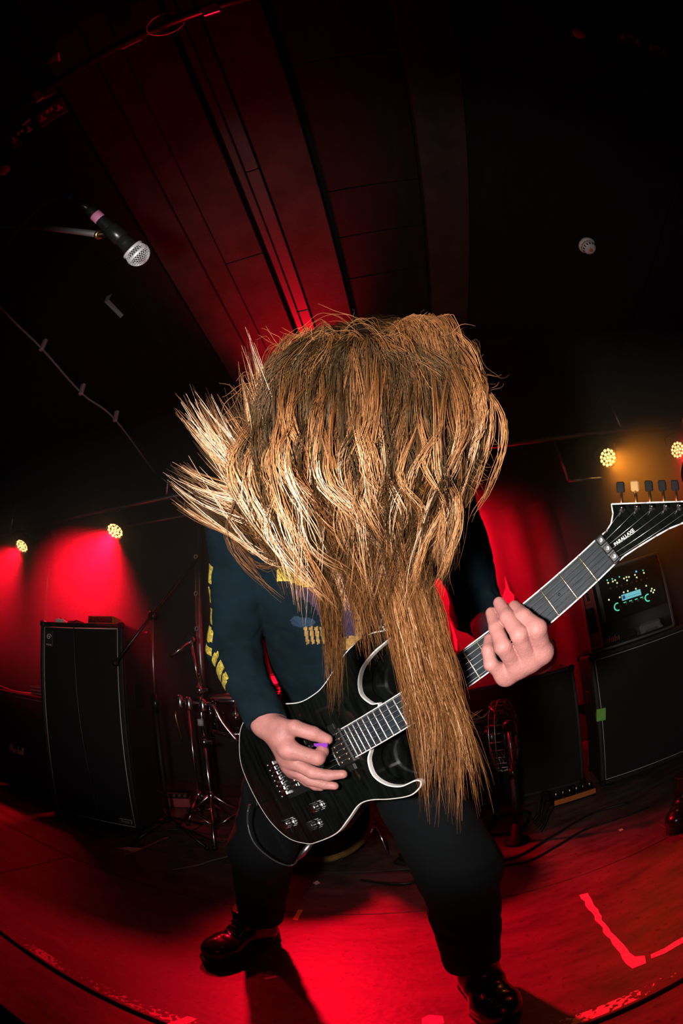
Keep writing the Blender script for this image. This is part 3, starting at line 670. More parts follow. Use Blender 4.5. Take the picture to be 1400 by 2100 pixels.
# stands and toms: chrome hardware
def tripod(t, z, spread, m='chrome', rot=.3, n=3):
    for k in range(n):
        a = rot+2*math.pi*k/n; c_, s_ = math.cos(a), math.sin(a)
        l = MB().tube([(0.015*c_, .015*s_, z), (spread*.55*c_, spread*.55*s_, z*.55), (spread*c_, spread*s_, .015)], .008, 8).build('leg', m, t)
        MB().tube([(0.012*c_, .012*s_, .06), (spread*.6*c_, spread*.6*s_, z*.5)], .006, 8).build('brace', m, t)
        MB().ball((spread*c_, spread*s_, .016), .016, 6).build('rubber_foot', 'rubber', t)
    MB().cyl((0, 0, z-.03), (0, 0, z+.03), .02, 12).build('collar', m, t)
cs = thing('cymbal_stand', 'chrome cymbal stand with a short tilted arm, its tripod on the rug', 'cymbal stand', (-1.225, 2.17, RUG))
zz = float(at(430, 1312, Y=2.17)[2])
MB().cyl((0, 0, .04), (0, 0, .62), .014).build('lower_tube', 'chrome', cs); MB().cyl((0, 0, .60), (0, 0, .92), .0115).build('middle_tube', 'chrome', cs)
MB().cyl((0, 0, .90), (-.035, 0, zz), .009).build('upper_tube', 'chrome', cs)
for z in (.6, .91): MB().cyl((0, 0, z-.025), (0, 0, z+.02), .021, 12).build('collar', 'chrome', cs); MB().box((.02, -.006, z-.012), (.055, .006, z+.008), .003).build('wing_screw', 'chrome', cs)
MB().lathe((-.035, 0, zz), (0, 1, 0), [(.024, -.02), (.024, .02)], 14).build('tilter', 'chrome', cs)
a_ = at(352, 1345, Y=2.05)-np.array([-1.225, 2.17, RUG])
MB().cyl((-.02, 0, zz+.01), a_, .008).build('boom_arm', 'chrome', cs); MB().ball(a_, .012, 6).build('counterweight', 'black', cs)
tripod(cs, .26, .28, rot=-1.15)
def drum(name, lab, c, r, h, tilt=(0, 0), lugs=8, head='drumhead', shell='drumshell', mm='chrome'):
    t = thing(name, lab, 'drum', matrix=Matrix.Translation(c) @ Matrix.Rotation(tilt[0], 4, 'X') @ Matrix.Rotation(tilt[1], 4, 'Y'))
    MB().lathe((0, 0, -h), (0, 0, 1), [(r, 0), (r, h)], 36).build('shell', shell, t)
    MB().lathe((0, 0, .002), (0, 0, 1), [(r+.004, -.006), (r+.002, .002), (1e-6, .004)], 36).build('drum_head', head, t)
    for z in (.0, -h): MB().lathe((0, 0, z), (0, 0, 1), [(r+.004, -.012), (r+.013, -.012), (r+.011, .012), (r+.004, .014), (r+.004, -.012)], 36).build('rim', mm, t)
    for k in range(lugs):
        a = 2*math.pi*(k+.5)/lugs; c_, s_ = math.cos(a), math.sin(a)
        MB().cyl(((r+.009)*c_, (r+.009)*s_, -h-.01), ((r+.009)*c_, (r+.009)*s_, .012), .004, 6).build('tension_rod', mm, t)
        MB().cyl(((r+.006)*c_, (r+.006)*s_, -h*.62), ((r+.006)*c_, (r+.006)*s_, -h*.38), .010, 8).build('lug', mm, t)
    return t
tz = float(at(435, 1432, Y=2.25)[2])
drum('mounted_tom', 'red-lit mounted tom with a white head beside the cymbal stand', (-1.09, 2.36, tz), .15, .20, (.10, .06))
tc = thing('tom_clamp', 'chrome tom clamp with a hanging key on the cymbal stand', 'clamp', (-1.225, 2.17, tz-.02))
for x, z in ((-.12, .0), (-.06, -.01), (.03, -.02)): MB().lathe((x, -.03, z), (0, 0, 1), [(.018, -.04), (.022, -.03), (.022, .025), (.014, .04)], 14).build('clamp_knob', 'chrome', tc)
MB().cyl((-.14, -.03, 0), (.12, .12, -.02), .011).build('arm', 'chrome', tc)
MB().tube([(-.15, -.04, -.06), (-.155, -.04, -.085), (-.12, -.05, -.22)], .008, 6).build('hanging_key', 'brass', tc)
MB().tube(smooth_path([(.05, -.03, -.01), (.10, -.03, -.03), (.14, -.02, -.12), (.22, .0, -.24)], 4), .010, 8).build('l_rod', 'chrome', tc)
MB().cyl((.0, -.02, -.14), (.0, -.02, -.10), .018, 10).build('memory_lock', 'plastic_white', tc)
hs = thing('hi_hat_stand', 'thin chrome hi-hat stand beside the mounted tom', 'stand', (-1.47, 2.44, RUG))
MB().cyl((0, 0, .03), (0, 0, .86), .008).build('tube', 'chrome', hs); tripod(hs, .18, .18, 'chrome', .5)
MB().box((.03, -.10, .0), (.12, .03, .02), .004).build('pedal_plate', 'steel', hs)
fs = thing('floor_tom_stand', 'low chrome drum stand standing behind the guitarist’s leg', 'stand', (-.76, 2.60, RUG))
MB().cyl((0, 0, .03), (0, 0, .62), .012).build('tube', 'chrome', fs); tripod(fs, .22, .26, 'chrome', 1.3)
MB().cyl((-.13, 0, .60), (.13, 0, .62), .009).build('basket_arm', 'chrome', fs)
drum('snare_drum', 'snare drum on the low chrome stand', (-.76, 2.60, .755), .165, .13, (.05, 0), 8)
# kick drum
kd = thing('bass_drum', 'dark bass drum with an amber wooden hoop behind the guitar', 'drum', matrix=Matrix.Translation((-.56, 1.88, .292)) @ Matrix.Rotation(R(4), 4, 'Z') @ Matrix.Rotation(math.pi/2, 4, 'X'))
MB().lathe((0, 0, -.42), (0, 0, 1), [(.265, 0), (.265, .40)], 44).build('shell', 'drumshell', kd)
MB().lathe((0, 0, 0), (0, 0, 1), [(.262, -.012), (1e-6, -.006)], 44).build('drum_head', 'kickhead', kd)
MB().lathe((0, 0, 0), (0, 0, 1), [(.262, -.025), (.287, -.025), (.287, .018), (.262, .018), (.262, -.025)], 44).build('hoop', 'wood_hoop', kd)
for k in range(8):
    a = 2*math.pi*(k+.5)/8; c_, s_ = math.cos(a), math.sin(a)
    MB().obox((.287*c_, .287*s_, .0), [(c_, s_, 0), (-s_, c_, 0), (0, 0, 1)], (.006, .014, .026), .003).build('claw', 'chrome', kd)
    MB().cyl((.283*c_, .283*s_, -.02), (.272*c_, .272*s_, -.16), .004, 6).build('tension_rod', 'chrome', kd)
for s in (-1, 1):
    sp = MB().tube([(s*.24, -.08, -.12), (s*.30, -.19, -.06), (s*.325, -.285, -.02)], [.012, .009, .007], 8).build('spur', 'chrome', kd)
    MB().cyl((s*.235, -.07, -.12), (s*.27, -.13, -.095), .022, 10).build('spur_bracket', 'chrome', kd)
MB().tube(smooth_path([(.10, .0, .004), (.12, -.06, .01), (.09, -.12, .008), (.03, -.13, .006)], 5), .006, 6).build('port_ring', 'wood_hoop', kd)
for x, lab in ((-.74, 'dark rack tom over the bass drum nearer the cymbal stand'), (-.38, 'dark rack tom over the bass drum nearer the floor fan')):
    drum('rack_tom', lab, (x, 1.99, .94), .15, .20, (.25, 0), 6)
th = thing('tom_holder', 'chrome double tom holder on the bass drum', 'holder', (-.56, 2.0, .56))
MB().cyl((0, 0, -.04), (0, 0, .28), .014).build('post', 'chrome', th)
for s in (-1, 1): MB().cyl((0, 0, .27), (s*.06, 0, .24), .010).build('arm', 'chrome', th)
# drum rug
rg = MB().box((-1.63, 1.755, .0005), (.10, 3.1, .0065), .002).build('drum_rug', 'rug'); tag(rg, 'worn brown rug under the drums', 'rug')
# banner with flame shapes hanging behind the drums
bn = thing('stage_banner', 'dark cloth banner with pale flame shapes hanging on the back wall', 'banner', (0, 3.515, 0))
V = []; F = []
for i in range(41):
    x = -.6+i*.05
    for z in (.35, 2.2): V.append((x, .025*math.sin(i*1.1), z))
for i in range(40): F.append((2*i, 2*i+2, 2*i+3, 2*i+1))
MB().add(V, F, True).build('cloth', 'banner', bn)
def flame(px):
    P = [at(x, y, Y=3.475) for x, y in px]; q = [(p[0], p[2]) for p in P]; n = len(q)
    V = [(x, -.033, z) for x, z in q]+[(x, -.028, z) for x, z in q]
    MB().add(V, [tuple(range(n)), tuple(range(n, 2*n))[::-1]]+[(i, (i+1) % n, n+(i+1) % n, n+i) for i in range(n)]).build('flame_print', 'flame', bn)
flame([(1030, 1240), (1031, 1222), (1037, 1205), (1035, 1182), (1040, 1196), (1045, 1210), (1054, 1220), (1055, 1240)])
flame([(861, 1128), (867, 1150), (872, 1180), (888, 1200), (884, 1205), (868, 1195), (860, 1160)])
flame([(885, 1258), (900, 1250), (905, 1246), (898, 1265), (896, 1278), (890, 1266)])
flame([(922, 1272), (930, 1290), (937, 1312), (938, 1336), (933, 1330), (928, 1300)])
bd = thing('warning_lamp', 'tiny round amber lamp glowing behind the guitarist’s arm', 'lamp', at(894, 1237, Y=3.44))
MB().ball((0, 0, 0), .016, 8).build('bulb', 'amber_dot', bd); MB().cyl((0, .01, 0), (0, .09, 0), .02, 12).build('holder', 'black', bd)

# floor fan
fn = thing('floor_fan', 'round wire-caged floor fan turned sideways before the plain cabinet', 'fan', matrix=Matrix.Translation((.36, 2.12, 0)) @ Matrix.Rotation(R(66), 4, 'Z') @ Matrix.Diagonal((.78, .78, .95, 1)))
MB().tube(smooth_path([(-.15, -.10, .014), (.15, -.10, .014), (.15, .10, .014), (-.15, .10, .014)], 6, True), .011, 8, closed=True).build('base', 'black_plastic', fn)
MB().tube(smooth_path([(0, .10, .014), (0, .09, .12), (0, .06, .30), (0, .06, .50)], 5), .014, 8).build('post', 'black_plastic', fn)
MB().lathe((0, .02, .54), (0, 1, 0), [(.07, 0), (.075, .06), (.06, .12), (1e-6, .13)], 20).build('motor', 'black_plastic', fn)
for k in range(3):
    a = 2.1*k
    MB().add([(0.02*math.cos(a), -.02, .54+.02*math.sin(a)), (.16*math.cos(a-.35), -.05, .54+.16*math.sin(a-.35)), (.17*math.cos(a), -.035, .54+.17*math.sin(a)), (.15*math.cos(a+.4), -.01, .54+.15*math.sin(a+.4)), (0.02*math.cos(a), -.012, .54+.02*math.sin(a))], [(0, 1, 2, 3, 4)], True).build('blade', 'black_plastic', fn)
for rr_, y in ((.20, 0.0), (.195, -.05), (.15, -.075), (.08, -.085), (.195, .04)):
    MB().tube([(rr_*math.cos(a), y, .54+rr_*math.sin(a)) for a in np.linspace(0, 2*math.pi, 33)[:-1]], .004, 6, closed=True).build('cage_ring', 'black_plastic' if y < -.04 else 'steel', fn)
for k in range(28):
    a = 2*math.pi*k/28; c_, s_ = math.cos(a), math.sin(a)
    MB().tube([(.03*c_, -.087, .54+.03*s_), (.15*c_, -.075, .54+.15*s_), (.197*c_, -.045, .54+.197*s_), (.2*c_, .03, .54+.2*s_), (.08*c_, .07, .54+.08*s_)], .0018, 5).build('cage_wire', 'steel', fn)
MB().lathe((0, -.088, .54), (0, -1, 0), [(.035, 0), (.03, .008), (1e-6, .010)], 16).build('cap', 'chrome', fn)
mic_stand((.345, 1.865), .60, (np.array([.345, 1.865, .60]), np.array([.28, 1.93, .70])), 'short black drum microphone stand with a round base before the fan', (), .008, .06)

# pedalboard, boxes, cables
pb = thing('pedalboard', 'orange-edged pedalboard with silver foot switches among cables', 'pedalboard', matrix=Matrix.Translation((.745, 2.245, 0)) @ Matrix.Rotation(R(-2), 4, 'Z'))
MB().box((-.122, -.06, .0), (.122, .08, .045), .005).build('board', 'black_plastic', pb)
MB().box((-.122, -.064, .012), (.122, -.058, .044), .002).build('front_edge', 'orange', pb)
for k in range(6):
    MB().lathe((-.10+.04*k, -.015, .045), (0, 0, 1), [(.011, 0), (.009, .02), (.009, .03), (1e-6, .032)], 12).build('foot_switch', 'chrome', pb)
    MB().lathe((-.10+.04*k, .045, .045), (0, 0, 1), [(.009, 0), (.008, .015), (1e-6, .015)], 10).build('knob', 'black', pb)
di = thing('stage_box', 'small red-lit box with silver sockets on the floor behind the microphone stand', 'stage box', matrix=Matrix.Translation((-1.82, 2.68, 0)) @ Matrix.Rotation(R(25), 4, 'Z'))
MB().box((-.11, -.06, .0), (.11, .06, .075), .006).build('casing', 'red_lit_tint', di); MB().box((-.105, -.055, .075), (.105, .055, .12), .006).build('lid', 'black_plastic', di)
for k in range(5): MB().cyl((-.08+.04*k, -.055, .10), (-.08+.04*k, -.07, .10), .012, 10).build('socket', 'chrome', di)
def floor_cable(pts, r, lab, m='cable', n=8, z=None):
    P = [np.array(p) for p in smooth_path([(p[0], p[1], r+.0005 if len(p) < 3 else p[2]) for p in pts], n)]
    for p in P:                                       # lift onto the rug where it crosses it
        if -1.68 < p[0] < .15 and p[1] > 1.705: p[2] += .0075*min(1, (p[1]-1.705)/.04, (p[0]+1.68)/.04, (.15-p[0])/.04)
    tag(MB().tube(P, r, 6).build('stage_cable', m), lab, 'cable')
fpx = lambda x, y: tuple(at(x, y, Z=0.006)[:2])
for k, (cx, cy_, n_) in enumerate(((-.045, 1.86, 7),)):
    P = []
    for i in range(n_*14):
        a = i*2*math.pi/14; r_ = .145-.07*(i/(n_*14))+.012*math.sin(i*.9)
        P.append((cx+r_*math.cos(a)*1.15+.012*math.sin(i*.37), cy_+r_*math.sin(a)*.8+.012*math.cos(i*.53), .0135+.0085*(i/14)+.002*math.sin(i*1.7)))
    P += [(.06, 1.82, .066), (.088, 1.93, .040), (.06, 2.10, .0125), (.0, 2.28, .0115), (-.08, 2.45, .0115)]
    tag(MB().tube(smooth_path(P, 3), .005, 6).build('coiled_cable', 'cable'), 'black cable coiled on the rug beside the bass drum', 'cable')
floor_cable([fpx(740, 1805), fpx(830, 1812), fpx(905, 1790), fpx(1000, 1768), fpx(1060, 1756), fpx(1130, 1716), fpx(1210, 1670), fpx(1290, 1645)], .006, 'black cable running from the guitarist’s leg to the large cabinet')
floor_cable([fpx(1020, 1776), fpx(1085, 1764), fpx(1140, 1735), fpx(1200, 1700), fpx(1260, 1680), fpx(1330, 1655)], .005, 'black cable curving past the fan stand toward the pedalboard')
for k in range(7):
    a = rng.uniform(-.003, .003, 8)
    hk_ = (.03, .075, .045, .10, .06, .12, .085)[k]
    floor_cable([(.47, 1.90+.032*k), (.505, 1.955+.031*k, .010), (.545, 2.03+.029*k, hk_), (.595, 2.13+.022*k, hk_*.8), (.625, 2.210+.0155*k, .026)], .0035, 'thin patch cable arching over to the pedalboard')
    COL.objects[-1]['group'] = 'patch cables at the pedalboard'
floor_cable([fpx(255, 1752), fpx(300, 1738), fpx(330, 1724), fpx(345, 1719)], .004, 'red-lit cable at the corner of the rug', 'red_lit_tint')
floor_cable([fpx(352, 1783), fpx(400, 1775), fpx(470, 1758), fpx(520, 1748)], .004, 'pale cable on the boards along the front edge of the rug', 'grey')
floor_cable([fpx(300, 1706), fpx(380, 1704), fpx(450, 1728), fpx(520, 1715), fpx(600, 1735)], .005, 'black cable winding between the drum stands', z=.018)

# tape and scraps on the boards
def tape(px, m, lab, z=.0012, th=.0012, jag=.004):
    P = [at(x, y, Z=0)[:2] for x, y in px]; Q = []
    for i in range(len(P)):
        a, b = P[i], P[(i+1) % len(P)]; n = max(1, int(np.linalg.norm(b-a)/.025))
        for k in range(n): Q.append(tuple(a+(b-a)*k/n+rng.uniform(-jag, jag, 2)*(1 if k else .3)))
    tag(MB().prism(Q, .0003, th).build('floor_tape', m), lab, 'tape')
tape([(1187, 1836), (1204, 1832), (1240, 1895), (1270, 1930), (1302, 1962), (1322, 1960), (1325, 1975), (1297, 1986), (1283, 1978), (1262, 1945), (1228, 1895)], 'white_tape', 'long torn strip of white tape with a hooked end on the stage boards')
tape([(1333, 1958), (1362, 1945), (1400, 1922), (1440, 1900), (1443, 1912), (1400, 1934), (1365, 1955), (1335, 1966)], 'white_tape', 'white tape strip pointing away from the hooked strip')
tape([(600, 1886), (611, 1866), (621, 1866), (610, 1888)], 'yellow_tape', 'small yellow tape mark between the guitarist’s feet', jag=.001)
tape([(340, 2101), (385, 2084), (404, 2090), (362, 2110)], 'white_tape', 'short white tape strip at the stage lip', jag=.001)
tape([(866, 2088), (880, 2081), (908, 2084), (912, 2098), (895, 2112), (866, 2110)], 'white_tape', 'crumpled pale tape scrap beside the boot at the stage lip')
tape([(238, 1740), (262, 1737), (292, 1740), (270, 1746)], 'white_tape', 'pale paper scrap on the boards before the tall cabinet', jag=.002)
for px, l_ in (([(1267, 1702), (1275, 1699), (1278, 1702), (1271, 1705)], 'small pale paper scrap on the boards before the pedalboard'), ([(641, 1811), (650, 1806), (656, 1811), (648, 1815)], 'crumpled pale scrap in front of the bass drum'), ([(1014, 1968), (1021, 1966), (1019, 1971), (1015, 1972)], 'tiny pale scrap beside the boot'), ([(540, 2006), (566, 2001), (571, 2004), (545, 2010)], 'dull torn scrap in the shadow of the boot')): tape(px, 'white_tape', l_, jag=.001)

# ================================================================== VOCAL MICROPHONE
mh = at(283, 522, d=.93); mt = at(186, 432, d=.97); ma = nrm(mt-mh)
mi = thing('microphone', 'black vocal microphone with a silver mesh ball and pink tape', 'microphone', matrix=frame(mh, nrm(np.cross([0, 1, .2], ma)), np.cross(ma, nrm(np.cross([0, 1, .2], ma))), ma))
MB().lathe((0, 0, .018), (0, 0, 1), [(.0245, 0), (.0225, .004), (.0175, .010), (.0165, .022), (.0165, .027), (.0158, .028), (.0150, .060), (.0125, .105), (.0118, .128), (.0105, .130)], 28).build('handle', 'black_plastic', mi)
MB().lathe((0, 0, 0), (0, 0, 1), [(.0262, -.0035), (.0268, -.002), (.0268, .002), (.0262, .0035)], 32).build('grille_band', 'mesh', mi)
MB().lathe((0, 0, .0165), (0, 0, 1), [(.0232, -.003), (.0247, -.002), (.0247, .003), (.022, .005)], 32).build('grille_collar', 'mesh', mi)
MB().ball((0, 0, 0), .0232, 12).build('foam', 'black', mi)
g_ = MB()
for k in range(28):                                   # two families of spiral wires make the mesh ball
    for s in (-1, 1):
        P = []
        for i in range(11):
            th = .12+(2.42-.12)*i/10; a = 2*math.pi*k/28+s*th*.55; r_ = .0254
            P.append((r_*math.sin(th)*math.cos(a), r_*math.sin(th)*math.sin(a), -r_*math.cos(th)))
        g_.tube(P, .0006, 4, cap=False)
gr = g_.build('mesh_grille', 'mesh', mi); gr['kind'] = 'stuff'
MB().lathe((0, 0, .148), (0, 0, 1), [(.0108, 0), (.0112, .002), (.0112, .020), (.0105, .022)], 24).build('connector', 'black', mi)
MB().lathe((0, 0, .128), (0, 0, 1), [(.0128, 0), (.0131, .001), (.0131, .019), (.0128, .020)], 24).build('tape_band', 'pink_tape', mi)
inv = mi.matrix_basis.inverted()
c1 = [mi.matrix_basis @ Vector((0, 0, .165)), Vector(at(150, 407, d=1.0)), Vector(at(135, 400, d=1.02)), Vector(at(95, 415, d=1.06)), Vector(at(50, 455, d=1.12)), Vector(at(15, 500, d=1.18)), Vector(at(-40, 580, d=1.25))]
c1 += [Vector((-1.28, .42, 1.3)), Vector((-1.30, .42, .4)), Vector((-1.315, .43, .04)), Vector((-1.34, .45, .002)), Vector((-1.45, .48, -.0003)), Vector((-1.6, .50, -.0003))]
mcab = thing('microphone_cable', 'black microphone cable with a blue tape band by the pink-taped microphone', 'cable')
MB().tube(smooth_path([tuple(p) for p in c1], 8), .0035, 8).build('cord', 'cable', mcab)
MB().tube([at(148, 406, d=1.0), at(135, 400, d=1.02)], .0042, 10).build('tape_band', 'blue_tape', mcab)
MB().tube([mi.matrix_basis @ Vector((0, 0, .168)), at(152, 409, d=1.0)], [.008, .0045], 10).build('strain_relief', 'black_plastic', mcab)
# its boom stand (post stands outside the picture)
cl = np.array(mi.matrix_basis @ Vector((0, 0, .075)))
b0 = at(203, 481, d=1.0); b1 = at(-25, 462, d=2.0); b1 = CAM+(b1-CAM)*(1.27/abs(b1[0]))
ms = thing('microphone_stand', 'boom microphone stand whose red-lit arm holds the pink-taped microphone', 'microphone stand', (b1[0], b1[1], -.004))
o_ = np.array([b1[0], b1[1], -.004]); b0 = b0-o_; top = b1-o_
MB().cyl(b0, top, .0078, 12).build('boom', 'boom', ms); MB().cyl(top, top+(top-b0)*.25, .0078, 12).build('boom', 'boom', ms)
MB().lathe(b0-nrm(b0-top)*.004, nrm(b0-top), [(.0078, 0), (.012, .001), (.012, .006), (.0078, .008)], 18).build('collar', 'brass', ms)
MB().tube([b0, (b0+cl-o_)/2, cl-o_], [.007, .008, .010], 10).build('clip_arm', 'black_plastic', ms)
MB().lathe(np.array(mi.matrix_basis @ Vector((0, 0, .055)))-o_, ma, [(.0165, 0), (.0185, .002), (.0175, .040), (.0155, .042)], 20).build('clip', 'black_plastic', ms)
MB().cyl((0, 0, .02), (0, 0, top[2]*.6), .012, 12).build('lower_tube', 'black', ms); MB().cyl((0, 0, top[2]*.55), top, .009, 12).build('upper_tube', 'black_plastic', ms)
MB().ball(top, .024, 8).build('boom_clamp', 'black_plastic', ms)
MB().lathe((0, 0, 0), (0, 0, 1), [(.12, 0), (.12, .012), (.05, .024), (.014, .03)], 28).build('round_base', 'black', ms)

# ================================================================== ELECTRIC GUITAR
GN = np.array([0.25997603, 0.48991497, 0.10177754])+CAM
GU = nrm([-0.80135722, 0.43253285, -0.41320931]); GW = np.array([-0.37120236, 0.18211126, 0.91051869]); GW = nrm(GW-GU*(GW@GU)); GF = -np.cross(GU, GW)
GM = frame(GN, GU, -GW, GF)          # local x: nut -> bridge, y: towards the treble side, z: out of the face
def ong(x, y, h=0.0):
    v = ray(x, y); o = GN+GF*h; return CAM+v*(((o-CAM)@GF)/(v@GF))
gu = thing('electric_guitar', 'black double-cutaway electric guitar with white binding and a floating bridge', 'electric guitar', matrix=GM)
body = [(.6183, -.1394), (.5633, -.1161), (.5233, -.1115), (.4914, -.1149), (.4372, -.1335), (.4019, -.141), (.3622, -.1392), (.335, -.128), (.318, -.1185), (.322, -.1105), (.3454, -.1089), (.3717, -.1073), (.4034, -.0986), (.4226, -.0813), (.4295, -.0615), (.4203, -.0404), (.4085, -.030),
        (.45, .0), (.4625, .0261), (.4786, .0428), (.4841, .0695), (.4709, .0926), (.4476, .1064), (.4182, .1081), (.4095, .1150), (.4180, .1245), (.441, .1295), (.4776, .1213), (.5133, .1095), (.5423, .1090), (.5789, .1266), (.6237, .1463), (.6829, .1521), (.7116, .1495), (.755, .128), (.7850, .085), (.7984, .0322), (.8027, -.0297), (.7960, -.0771), (.7654, -.1253), (.7382, -.1460), (.70, -.156), (.655, -.152)]
bo = [(p[0], p[1]) for p in smooth_path([(x, y, 0) for x, y in body], 5, True)]
zt_, zb_ = -.0125, -.056
def inset(poly, d):
    n = len(poly); out = []
    A = sum(poly[i][0]*poly[(i+1) % n][1]-poly[(i+1) % n][0]*poly[i][1] for i in range(n)); s = 1 if A > 0 else -1
    for i in range(n):
        a, b = np.array(poly[i-1]), np.array(poly[(i+1) % n]); t = nrm(b-a); out.append((poly[i][0]-s*t[1]*d, poly[i][1]+s*t[0]*d))
    return out
gb = MB(); n = len(bo); i1 = inset(bo, .006); i0 = inset(bo, .0022)
V = [(x, y, zb_) for x, y in i1]+[(x, y, zb_+.006) for x, y in bo]+[(x, y, zt_-.0095) for x, y in bo]+[(x, y, zt_-.0095) for x, y in i0]+[(x, y, zt_+.0002) for x, y in i0]
F = [tuple(range(n))[::-1]]+[(r*n+i, r*n+(i+1) % n, (r+1)*n+(i+1) % n, (r+1)*n+i) for r in range(4) for i in range(n)]+[tuple(range(4*n, 5*n))]
A_ = sum(bo[i][0]*bo[(i+1) % n][1]-bo[(i+1) % n][0]*bo[i][1] for i in range(n))
if A_ < 0: F = [f[::-1] for f in F]
gb.add(V, F); gb.build('body', 'black_gloss', gu)
# binding: band round the upper side wall plus a thin top edge
bi = MB(); V = [(x, y, zt_-.0095) for x, y in bo]+[(x, y, zt_-.0006) for x, y in bo]+[(x, y, zt_+.0004) for x, y in inset(bo, .0007)]+[(x, y, zt_+.0004) for x, y in inset(bo, .0020)]+[(x, y, zt_-.0095) for x, y in inset(bo, .0020)]
F = [(r*n+i, r*n+(i+1) % n, ((r+1) % 5)*n+(i+1) % n, ((r+1) % 5)*n+i) for r in range(5) for i in range(n)]
if A_ < 0: F = [f[::-1] for f in F]
bi.add(V, F, False); bi.build('binding', 'white', gu)
hw = lambda x: .0212+.0070*x/.486
# neck and fretboard
nk = MB(); V = []; K = 9
xs = [-.004, .01, .06, .2, .35, .43, .49]
for x in xs:
    for k in range(K):
        a = math.pi*k/(K-1); w_ = hw(max(0, x)); V.append((x, -w_*math.cos(a), -.006-(.017+.008*max(0, (x-.35)/.14))*math.sin(a)))
F = [(i*K+k, (i+1)*K+k, (i+1)*K+k+1, i*K+k+1) for i in range(len(xs)-1) for k in range(K-1)]+[tuple(range(K)), tuple((len(xs)-1)*K+k for k in range(K))[::-1]]+[(i*K, i*K+K-1, (i+1)*K+K-1, (i+1)*K) for i in range(len(xs)-1)]
nk.add(V, F, True); nk.build('neck', 'neckwood', gu)
def slab(x0, x1, y0a, y1a, y0b, y1b, z0, z1): return [(x0, y0a, z0), (x0, y1a, z0), (x1, y1b, z0), (x1, y0b, z0), (x0, y0a, z1), (x0, y1a, z1), (x1, y1b, z1), (x1, y0b, z1)]
BF = [(0, 1, 2, 3), (4, 7, 6, 5), (0, 4, 5, 1), (1, 5, 6, 2), (2, 6, 7, 3), (3, 7, 4, 0)]
fbz = -.0032
MB().add(slab(0.001, .492, -hw(0)+.0012, hw(0)-.0012, -hw(.492)+.0012, hw(.492)-.0012, -.0062, fbz), BF).build('fretboard', 'ebony', gu)
for s in (-1, 1):
    a, b = (hw(0)-.0012, hw(0)+.0004) if s > 0 else (-hw(0)-.0004, -hw(0)+.0012); c_, d_ = (hw(.492)-.0012, hw(.492)+.0004) if s > 0 else (-hw(.492)-.0004, -hw(.492)+.0012)
    MB().add(slab(0.001, .492, a, b, c_, d_, -.0064, fbz+.0002), BF).build('fretboard_binding', 'white', gu)
for k in range(1, 25):
    x = .648*(1-2**(-k/12)); w_ = hw(x)-.0002
    MB().lathe((x, -w_, fbz), (0, 1, 0), [(.0006, 0), (.00125, .0012), (.00125, 2*w_-.0012), (.0006, 2*w_)], 8).build('fret', 'fretwire' if k > 10 else 'gold', gu)
for k, yy in ((3, 0), (5, 0), (7, 0), (9, 0), (12, -.008), (12, .008), (15, 0), (17, 0), (19, 0), (21, 0)):
    x = .648*(1-(2**(-k/12)+2**(-(k-1)/12))/2); MB().lathe((x, yy, fbz-.0005), (0, 0, 1), [(.0018, 0), (.0018, .0007), (1e-6, .0007)], 10).build('inlay_dot', 'black_plastic', gu)
for k in range(6):
    y0, y1 = -.0175+.007*k, -.0262+.01048*k; r_ = .00045-.00004*k
    MB().tube([(-.004, y0, .0002), (.648, y1, .0035), (.668, y1, -.003)], r_, 5).build('string', 'string', gu)
# locking nut
MB().box((-.006, -.0215, -.004), (.006, .0215, .001), .001).build('locking_nut', 'black_plastic', gu)
for k in range(3):
    y = -.014+.014*k; MB().box((-.0055, y-.0058, .001), (.0055, y+.0058, .0052), .0012).build('nut_clamp', 'black_plastic', gu); MB().lathe((0, y, .005), (0, 0, 1), [(.0033, 0), (.003, .003), (.0016, .003), (.0016, .0015), (1e-6, .0015)], 12).build('nut_screw', 'steel', gu)
# headstock, tilted back from the neck
def tilt(m):
    m.v = [(x, y, z+min(0, x+.006)*.19) for x, y, z in m.v]; return m
hd = [(-.003, -.0205), (-.0143, -.0195), (-.026, -.0228), (-.0373, -.0312), (-.0447, -.0423), (-.0847, -.009), (-.1254, .0251), (-.150, .046), (-.166, .0640), (-.1380, .0590), (-.1032, .0465), (-.0854, .039), (-.0641, .0329), (-.0353, .0261), (-.0122, .0217), (-.003, .0212)]
tilt(MB().prism(inset(hd, .0012), -.019, -.0045)).build('headstock', 'black_gloss', gu)
hb = MB()
for a, b in zip(hd[:-1], hd[1:]): hb.tube([(a[0], a[1], -.0052), (b[0], b[1], -.0052)], .0012, 6)
tilt(hb).build('headstock_binding', 'white', gu)
posts = [(-.0508, -.0264), (-.0683, -.0128), (-.0849, .0016), (-.1012, .0156), (-.117, .0292), (-.133, .0425)]
on_ = np.array([-.641, -.768, 0])
for k, (x, y) in enumerate(posts):
    tilt(MB().lathe((x, y, -.0045), (0, 0, 1), [(.0048, 0), (.0045, .002), (.0028, .003), (.0026, .012), (.0031, .013), (1e-6, .0132)], 14)).build('tuner_post', 'chrome', gu)
    p = np.array([x, y, -.022]); e = p+on_*.030
    tn = tilt(MB().tube([p, p+on_*.020, e], [.0032, .0025, .0025], 8)).build('tuner_shaft', 'brass', gu)
    tilt(MB().obox(e+on_*.007, [on_, (.768, -.641, 0), (0, 0, 1)], (.008, .0065, .0028), .002)).build('tuner_button', 'cream' if k == 1 else 'black', gu)
    tilt(MB().obox(p, [on_, (.768, -.641, 0), (0, 0, 1)], (.010, .007, .005), .002)).build('tuner_housing', 'black_plastic', gu)
    ys = -.0175+.007*k
    tilt(MB().tube([(-.004, ys, .0002), (x+.002, y+.002, .0045)], .0004, 5)).build('string', 'string', gu)
